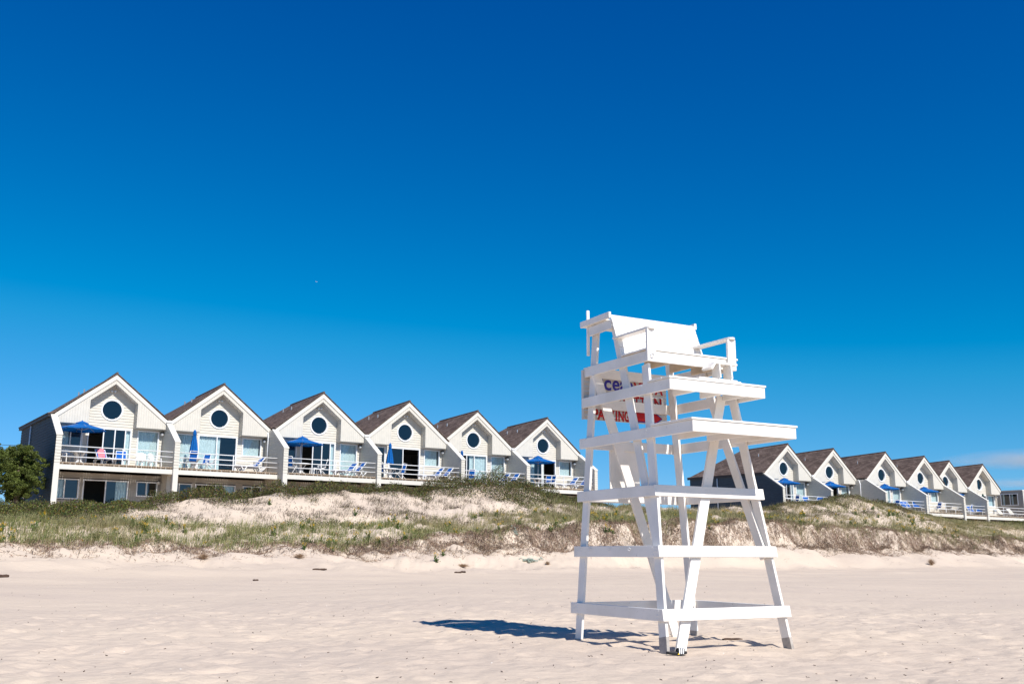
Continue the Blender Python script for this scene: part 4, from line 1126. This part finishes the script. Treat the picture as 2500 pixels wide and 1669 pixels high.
tag(strands('washed_twigs', t, d, rng.uniform(.1, .5, len(t)), .012, mixcol(len(t), [(.24, .18, .145), (.16, .12, .10), (.34, .27, .2)], [3, 2, 2]), M['straw'], 1.0), 'thin brown twigs lying on the sand slope below the dune', 'twigs', kind='stuff')

x, y, t, d = scatter(9000, -3, 64, 5.5, 11.5, lambda t, d: .15 + .85*smooth(fbm(t*.5, d*.9, 3, 53), -.1, .2))
tag(strands('sand_litter', t, d, rng.uniform(.06, .30, len(t)), .024, mixcol(len(t), [(.12, .09, .075), (.20, .155, .125), (.08, .065, .055)], [3, 2, 2]), M['straw'], 1.8), 'dark twigs and leaf litter strewn on the bare dune sand', 'litter', kind='stuff')

# leafy ground cover and thickets: small leaf faces filling a volume over the ground
def leaf_faces(C, size, cols, nrm_up=.4):
    n = len(C)
    a = rng.normal(0, 1, (n, 3)); a /= np.linalg.norm(a, axis=1)[:, None]
    nn = rng.normal(0, 1, (n, 3)); nn[:, 2] += nrm_up; b = np.cross(nn, a); b /= np.linalg.norm(b, axis=1)[:, None]
    s = (size*rng.uniform(.6, 1.3, n))[:, None]
    V = np.stack([C - a*s*.5, C + b*s*.28, C + a*s*.5, C - b*s*.28], 1).reshape(-1, 3)
    F = np.arange(n*4).reshape(n, 4)
    return V, F, np.repeat(cols, 4, 0)
def thicket(name, n, t0, t1, d0, d1, height, dens, palette, weights, label, size=.085):
    x, y, t, d = scatter(n, t0, t1, d0, d1, dens)
    hmap = height(t, d)*(.55 + 1.1*np.clip(fbm(x*1.1, y*1.1, 3, 61) + .35, 0, 1))
    q = rng.random(len(x))**.55
    z = ground(x, y) + hmap*q
    C = np.stack([x + rng.normal(0, .05, len(x)), y + rng.normal(0, .05, len(x)), z], 1)
    V, F, K = leaf_faces(C, np.full(len(x), size), mixcol(len(x), palette, weights))
    m = int(len(x)*.08)                                              # twigs inside
    o = raw_mesh(name, V, [F], M['leaf'], K)
    tag(o, label, 'shrubs', kind='stuff')
    return o
DARKG = [(.042, .060, .018), (.090, .115, .028), (.195, .205, .050), (.085, .052, .030), (.165, .115, .085), (.26, .13, .03)]
thicket('beach_rose_thicket', 95000, -16, 1.2, 3.2, 9.6, lambda t, d: (.62 + .25*smooth(-3-t, 0, 4))*smooth(1.2-t, 0, 2.5)*np.clip(1.15 - np.abs(d-6.2)/3.6, 0.1, 1),
        lambda t, d: smooth(9.3 - d - np.clip(t+3, 0, 9)*.75, -.6, .6)*smooth(d, 3.3, 4.2), DARKG, [3, 5, 4, 2, .8, .8], 'low green and rust coloured thicket below the leftmost house')
thicket('dune_shrubs', 150000, 1.0, 33, 2.6, 9.2, lambda t, d: (.60 + .40*np.exp(-((t-24.5)/3.4)**2))*np.clip(1.2 - np.abs(d-4.9)/2.9, .2, 1),
        lambda t, d: np.clip(smooth(6.0 + 2.3*np.exp(-((t-25.5)/5.5)**2) + fbm(t*.7, d*.7, 2, 71)*2.0 - d, -.4, .5)*smooth(d, 2.8, 3.6), 0, 1), DARKG, [4, 4, 3, 3, 2.2, .6], 'dark low shrubs along the dune crest in front of the houses')
thicket('crest_shrubs', 45000, 47, 72, 6.0, 10.2, lambda t, d: (.30 + .25*np.exp(-((t-59)/5.)**2))*np.clip(1.2 - np.abs(d-7.6)/2.2, .12, 1),
        lambda t, d: smooth(8.7 + fbm(t*.8, d*.8, 2, 72)*1.8 - d, -.4, .4)*.9, DARKG, [4, 3, 3, 3, 3, .4], 'dark shrubs on the sand hump below the far houses', .10)
thicket('far_shrubs', 14000, 74, 104, 6.0, 8.8, lambda t, d: .30 + .5*smooth(t, 86, 90), lambda t, d: .25 + .75*smooth(t, 84, 88), DARKG, [5, 4, 3, 2, 2, .4], 'dark shrubs in front of the rightmost deck', .12)

thicket('dune_ground_cover', 60000, -12, 92, 9.4, 15.2, lambda t, d: np.full_like(t, .26), lambda t, d: .9*smooth(fbm(t*1.1, d*1.3, 3, 77), .08, .24), DARKG, [4, 6, 3, 1, 1, .3], 'dark green low plants growing among the dune grass', .09)

# seaside goldenrod, plant by plant
def goldenrod(seed, flowers=4):
    rr = np.random.default_rng(seed)
    root = empty('goldenrod_plant')
    Cs, cols = [], []
    tops = []
    for s in range(flowers + 1):
        a = rr.uniform(0, 6.28); ln = rr.uniform(.30, .55); lean = rr.uniform(.15, .55)
        for q in np.linspace(.05, 1, 13):
            Cs.append((math.cos(a)*lean*ln*q + rr.normal(0, .03), math.sin(a)*lean*ln*q + rr.normal(0, .03), ln*q*.95 + .02))
            cols.append(np.array((.085, .15, .03))*rr.uniform(.6, 1.4))
        tops.append((math.cos(a)*lean*ln, math.sin(a)*lean*ln, ln))
    Cs += [(rr.normal(0, .10), rr.normal(0, .10), rr.uniform(.02, .22)) for _ in range(46)]; cols += [np.array((.07, .12, .025))*rr.uniform(.6, 1.4) for _ in range(46)]
    V, F, K = leaf_faces(np.array(Cs), np.full(len(Cs), .12), np.array(cols))
    fo = raw_mesh('foliage', V, [F], M['leaf'], K); fo.parent = root
    Cs, cols = [], []
    for tx, ty, tz in tops[:flowers]:
        for _ in range(46):
            Cs.append((tx + rr.normal(0, .030), ty + rr.normal(0, .030), tz + rr.normal(.04, .045))); cols.append(np.array((.80, .50, .012))*rr.uniform(.75, 1.15))
    V, F, K = leaf_faces(np.array(Cs), np.full(len(Cs), .034), np.array(cols))
    fl = raw_mesh('flower_heads', V, [F], M['leaf'], K); fl.parent = root; tag(fl, kind='stuff'); tag(fo, kind='stuff')
    return root
gp = [goldenrod(100 + i, 2 + i % 3) for i in range(6)]
spots = [(30, 1325), (5, 1305), (745, 1345), (815, 1350), (1085, 1358), (1069, 1374), (1480, 1300), (1500, 1302), (1840, 1282), (1735, 1290), (2080, 1275), (2115, 1272), (870, 1262), (660, 1235), (640, 1210), (2135, 1235), (1490, 1298), (930, 1332), (790, 1328), (205, 1285)]
gpts = [on_ground(a, b) for a, b in spots]
xx, yy, tt, dd = scatter(2000, -9, 80, 9.8, 15.0, lambda t, d: np.full_like(t, .085)*(t < 66) + .02)
gpts += [Vector((a, b, 0)) for a, b in zip(xx, yy)]
for i, p in enumerate(gpts):
    o = gp[i] if i < 6 else copy_tree(gp[i % 6])
    o.location = (p.x, p.y, gz(p.x, p.y) - .02); o.rotation_euler = (0, 0, rng.uniform(0, 6.28)); s = rng.uniform(.5, .95); o.scale = (s, s, s)
    pt, pd = td(p.x, p.y)
    zone = 'among the grass below the left houses' if pt < 12 and pd > 10 else 'in the grass band just left of the stand' if pt < 27 and pd > 10 else 'on the dune right of the stand' if pt > 40 else 'on the dune behind the stand' if pt >= 27 else 'on the bare upper sand slope'
    tag(o, f'goldenrod plant with small yellow flower heads {zone}', 'plant', f'goldenrod plants {zone}')

# silver dusty miller rosettes at the foot of the scarp
def rosettes(px, py, n, rad, label):
    p = on_ground(px, py)
    root = empty('dusty_miller', (p.x, p.y, p.z))
    V, F, K = [], [], []; b = 0
    for _ in range(n):
        cx, cy = rng.normal(0, rad*.6), rng.normal(0, rad*.35); cz = gz(p.x+cx, p.y+cy) - p.z + rng.uniform(.02, .16)*max(0, 1.4 - math.hypot(cx, cy)/rad)
        for j in range(9):
            a = 2*math.pi*j/9 + rng.uniform(-.2, .2); l = rng.uniform(.05, .10); e = rng.uniform(.1, .8)
            dx, dy, dz = math.cos(a)*math.cos(e), math.sin(a)*math.cos(e), math.sin(e)
            w = .022
            V += [(cx, cy, cz), (cx+dx*l*.6-math.sin(a)*w, cy+dy*l*.6+math.cos(a)*w, cz+dz*l*.6), (cx+dx*l, cy+dy*l, cz+dz*l*.9), (cx+dx*l*.6+math.sin(a)*w, cy+dy*l*.6-math.cos(a)*w, cz+dz*l*.6)]
            F.append((b, b+1, b+2, b+3)); b += 4; K += [np.array((.66, .74, .67))*rng.uniform(.75, 1.15)]*4
    o = raw_mesh('foliage', np.array(V), [np.array(F)], M['leaf'], np.array(K)); o.parent = root
    tag(root, label, 'plant')
rosettes(1296, 1372, 90, .34, 'silver-leaved dusty miller plant on the sand below the scarp')
rosettes(1324, 1366, 14, .12, 'tiny silver-leaved plant right of the larger dusty miller')
rosettes(1262, 1300, 34, .3, 'silver-leaved plant growing over the scarp edge')

# dead bushes of fine twigs
def dead_bush(px, py, r, h, n, col, label, name='dead_bush'):
    p = on_ground(px, py); root = empty(name, (p.x, p.y, p.z))
    m = MB()
    for _ in range(n):
        a = rng.uniform(0, 6.28); e = rng.uniform(.15, 1.5); l = rng.uniform(.5, 1.0)
        q = Vector((math.cos(a)*math.cos(e)*r, math.sin(a)*math.cos(e)*r, math.sin(e)*h))*l
        mid = q*.5 + Vector((rng.normal(0, .05)*r, rng.normal(0, .05)*r, .05*h))
        m.tube([(0, 0, 0), mid, q], [.006, .004, .002], 3)
        for __ in range(2):
            m.tube([mid, mid + Vector((rng.normal(0, .3)*r, rng.normal(0, .3)*r, rng.uniform(0, .4)*h))], [.004, .002], 3)
    m.build('twigs', M[col], root)
    tag(root, label, 'bush')
M['twig'] = mat_plain('dry_twigs', (.30, .20, .125), .9, .1, .25, 10)
dead_bush(2278, 1372, .42, .55, 120, 'twig', 'round brown dead bush on the sand at the right')
dead_bush(1133, 1385, .5, .22, 110, 'twig', 'flat straw-brown clump on the sand below the scarp')
dead_bush(1340, 1378, .22, .25, 60, 'twig', 'small dry brown tuft right of the dusty miller')
dead_bush(500, 1370, .5, .35, 100, 'twig', 'dry brown bush slumped below the grass at the left')
dead_bush(735, 1366, .4, .3, 90, 'twig', 'dry brown bush slumped below the grass, left of centre')

# driftwood and beach debris
def driftwood(px, py, ln, r, rz, label, bend=.15):
    p = on_ground(px, py); o = None
    m = MB(); k = 7
    m.tube([((q-.5)*ln, bend*ln*math.sin(q*3.1), r*.55 + .2*r*math.sin(q*9)) for q in [i/(k-1) for i in range(k)]], [r*(.35 + .65*math.sin(.25 + 2.6*i/(k-1))) for i in range(k)], 7)
    o = m.build('driftwood', M['driftwood'], None, smooth=True); o.location = (p.x, p.y, gz(p.x, p.y)); o.rotation_euler = (0, 0, rz)
    tag(o, label, 'driftwood', 'driftwood pieces on the beach')
driftwood(784, 1394, .62, .055, .1, 'dark driftwood piece on the sand left of centre')
driftwood(1122, 1399, .34, .05, .3, 'dark driftwood chunk in front of the straw clump, left piece')
driftwood(1134, 1398, .26, .06, -.4, 'brown driftwood chunk in front of the straw clump, right piece')
driftwood(1793, 1559, .28, .022, .05, 'thin dark driftwood stick right of the stand legs')
driftwood(12, 1417, .4, .07, 1.0, 'dark driftwood stub at the left edge of the beach')
driftwood(628, 1421, .2, .04, .4, 'small driftwood bit on the sand below the second house')
driftwood(1362, 1312, .1, .05, 1.2, 'short dark stump in the scarp face')
m = MB()
for _ in range(520):
    yq = 9*math.exp(rng.uniform(0, 1.45)); xq = rng.uniform(-.56, .56)*yq; z = gz(xq, yq) + .004; s = rng.uniform(.0025, .008)*(1 + yq*.02); a = rng.uniform(0, 3.14)
    m.board((xq - s*1.5*math.cos(a), yq - s*1.5*math.sin(a), z), (xq + s*1.5*math.cos(a), yq + s*1.5*math.sin(a), z+s*.6), (0, 0, 1), s*.7, s*.7)
tag(m.build('seaweed_bits', M['driftwood']), 'tiny dark bits of seaweed and twig scattered on the sand', 'debris', kind='stuff')
m = MB()
for _ in range(90):
    yq = 9*math.exp(rng.uniform(0, 1.3)); xq = rng.uniform(-.56, .56)*yq; s = rng.uniform(.006, .016)
    m.ball((xq, yq, gz(xq, yq)), s, 0, 3, 6, .5)
tag(m.build('shell_bits', M['shell']), 'tiny white shell fragments scattered on the sand', 'shells', kind='stuff')

# ------------------------------------------------------------------ cedar at the left edge
def cedar(base, label):
    root = empty('cedar_tree', base)
    m = MB(); limbs = []
    trunk = [(0,0,-.3), (.05,.02,.8), (-.05,.05,1.8), (.08,0,2.7), (.2,0,3.3)]
    m.tube(trunk, [.16, .13, .10, .06, .03], 7)
    for i in range(26):
        z = rng.uniform(.4, 3.0); a = rng.uniform(0, 6.28); l = rng.uniform(.8, 1.9)*(1.15 - z/4.2)
        p0 = Vector((.02, .02, z)); p1 = p0 + Vector((math.cos(a)*l*.5, math.sin(a)*l*.5, .18*l)); p2 = p0 + Vector((math.cos(a)*l, math.sin(a)*l, .5*l))
        m.tube([p0, p1, p2], [.045, .028, .012], 5); limbs += [(p1, .26), (p2, .24), (p1.lerp(p2, .5), .26)]
    m.build('trunk', M['trunk'], root, smooth=True)
    limbs += [(Vector((.2, 0, 3.35)), .2), (Vector((.45, .1, 3.2)), .16), (Vector((-.1, .1, 3.0)), .25)]
    Cs = []; cl = []
    for c, r in limbs:
        for _ in range(7):
            cc = c + Vector((rng.normal(0, r), rng.normal(0, r), rng.normal(0, r*.8)))
            rr = rng.uniform(.10, .22); n = 120
            v = rng.normal(0, 1, (n, 3)); v /= np.linalg.norm(v, axis=1)[:, None]
            v *= (rr*rng.uniform(.55, 1.05, n))[:, None]; v[:, 2] *= .75
            Cs.append(v + np.array(cc)); shade = rng.uniform(.7, 1.25)
            cl.append(np.tile(np.array((.115, .145, .030))*shade, (n, 1))*rng.uniform(.7, 1.3, (n, 1)))
    V, F, K = leaf_faces(np.concatenate(Cs), np.full(sum(map(len, Cs)), .085), np.concatenate(cl), .8)
    o = raw_mesh('crown', V, [F], M['leaf'], K); o.parent = root
    tag(root, label, 'tree', 'cedars beside the leftmost house')
tx, ty = xy_of(-5.0, .6); cedar((tx, ty, gz(tx, ty) - .15), 'yellow-green cedar tree beside the dark wall of the leftmost house')
tx, ty = xy_of(-6.9, 2.0); cedar((tx, ty, gz(tx, ty)-.2), 'yellow-green cedar tree cut off by the left edge of the view')

# overhead cables left of the houses
for zc, lb in ((8.05, 'upper'), (7.72, 'lower')):
    m = MB(); a = np.array(xy_of(-60, -24)); b = np.array(xy_of(18, -13))
    m.tube([(*(a + (b-a)*q), zc + .9 - 1.6*(q - q*q)*1.2 + .6*q*0) for q in np.linspace(0, 1, 14)], .018, 5)
    tag(m.build('overhead_cable', M['wire']), f'{lb} of two thin overhead cables behind the cedar', 'cable', 'overhead cables')

# gull far off in the sky
g = empty('gull'); r = ray(771, 691); g.location = Vector((0, 0, EYE)) + r*430; g.rotation_euler = (0, 0, .5)
m = MB(); m.tube([(0, -.28, 0), (0, -.1, .03), (0, .12, .03), (0, .32, 0)], [.03, .09, .08, .02], 7); m.build('body', M['gull'], g, smooth=True)
for sg in (-1, 1):
    m = MB(); m.prism([(0, .10, .03), (sg*.28, .14, .16), (sg*.62, .0, .10), (sg*.28, -.04, .16), (0, -.10, .03)], (0, 0, .02)); m.build('wing', M['gull'], g)
tag(g, 'tiny white gull flying in the blue sky', 'bird')

# ------------------------------------------------------------------ wisps of cloud low at the right
def cloud_mat(name, dens):
    mc, nt, N, L, P = new_mat(name); N.remove(P)
    tc = N.new('ShaderNodeTexCoord')
    mp = N.new('ShaderNodeMapping'); mp.inputs['Scale'].default_value = (4.0, 7.0, 1.1); L.new(tc.outputs['Object'], mp.inputs[0])
    nz = N.new('ShaderNodeTexNoise'); nz.inputs['Scale'].default_value = .7; nz.inputs['Detail'].default_value = 5; nz.inputs['Distortion'].default_value = .5; L.new(mp.outputs[0], nz.inputs['Vector'])
    ln = N.new('ShaderNodeVectorMath'); ln.operation = 'LENGTH'; L.new(tc.outputs['Object'], ln.inputs[0])
    fo = N.new('ShaderNodeMapRange'); fo.inputs['From Min'].default_value = 1.0; fo.inputs['From Max'].default_value = .25; L.new(ln.outputs['Value'], fo.inputs[0])
    mr = N.new('ShaderNodeMapRange'); mr.inputs['From Min'].default_value = .40; mr.inputs['From Max'].default_value = .75; mr.inputs['To Max'].default_value = dens; L.new(nz.outputs[0], mr.inputs[0])
    mul = N.new('ShaderNodeMath'); mul.operation = 'MULTIPLY'; L.new(mr.outputs[0], mul.inputs[0]); L.new(fo.outputs[0], mul.inputs[1])
    vs = N.new('ShaderNodeVolumeScatter'); vs.inputs['Color'].default_value = (1, 1, 1, 1); L.new(mul.outputs[0], vs.inputs['Density'])
    L.new(vs.outputs[0], N['Material Output'].inputs['Volume'])
    return mc
def wisp(px, py, dist, rx, ry, rz, dens, label):
    m = MB(); m.ball((0, 0, 0), 1.0, 0, 10, 20)
    o = m.build('cloud', cloud_mat('cloud_vapour', dens), None)
    o.location = Vector((0, 0, EYE)) + ray(px, py)*dist; o.scale = (rx, ry, rz); o.rotation_euler = (0, 0, -.45)
    tag(o, label, 'cloud', kind='stuff')
wisp(2610, 1108, 7000, 900, 500, 80, .0075, 'thin white cloud wisp above the right end of the far row')
wisp(2560, 1168, 9000, 800, 500, 50, .0040, 'fainter cloud wisp just over the flat-roofed building')

for o in list(bpy.data.objects):
    if 'used' in o.keys(): del o['used']
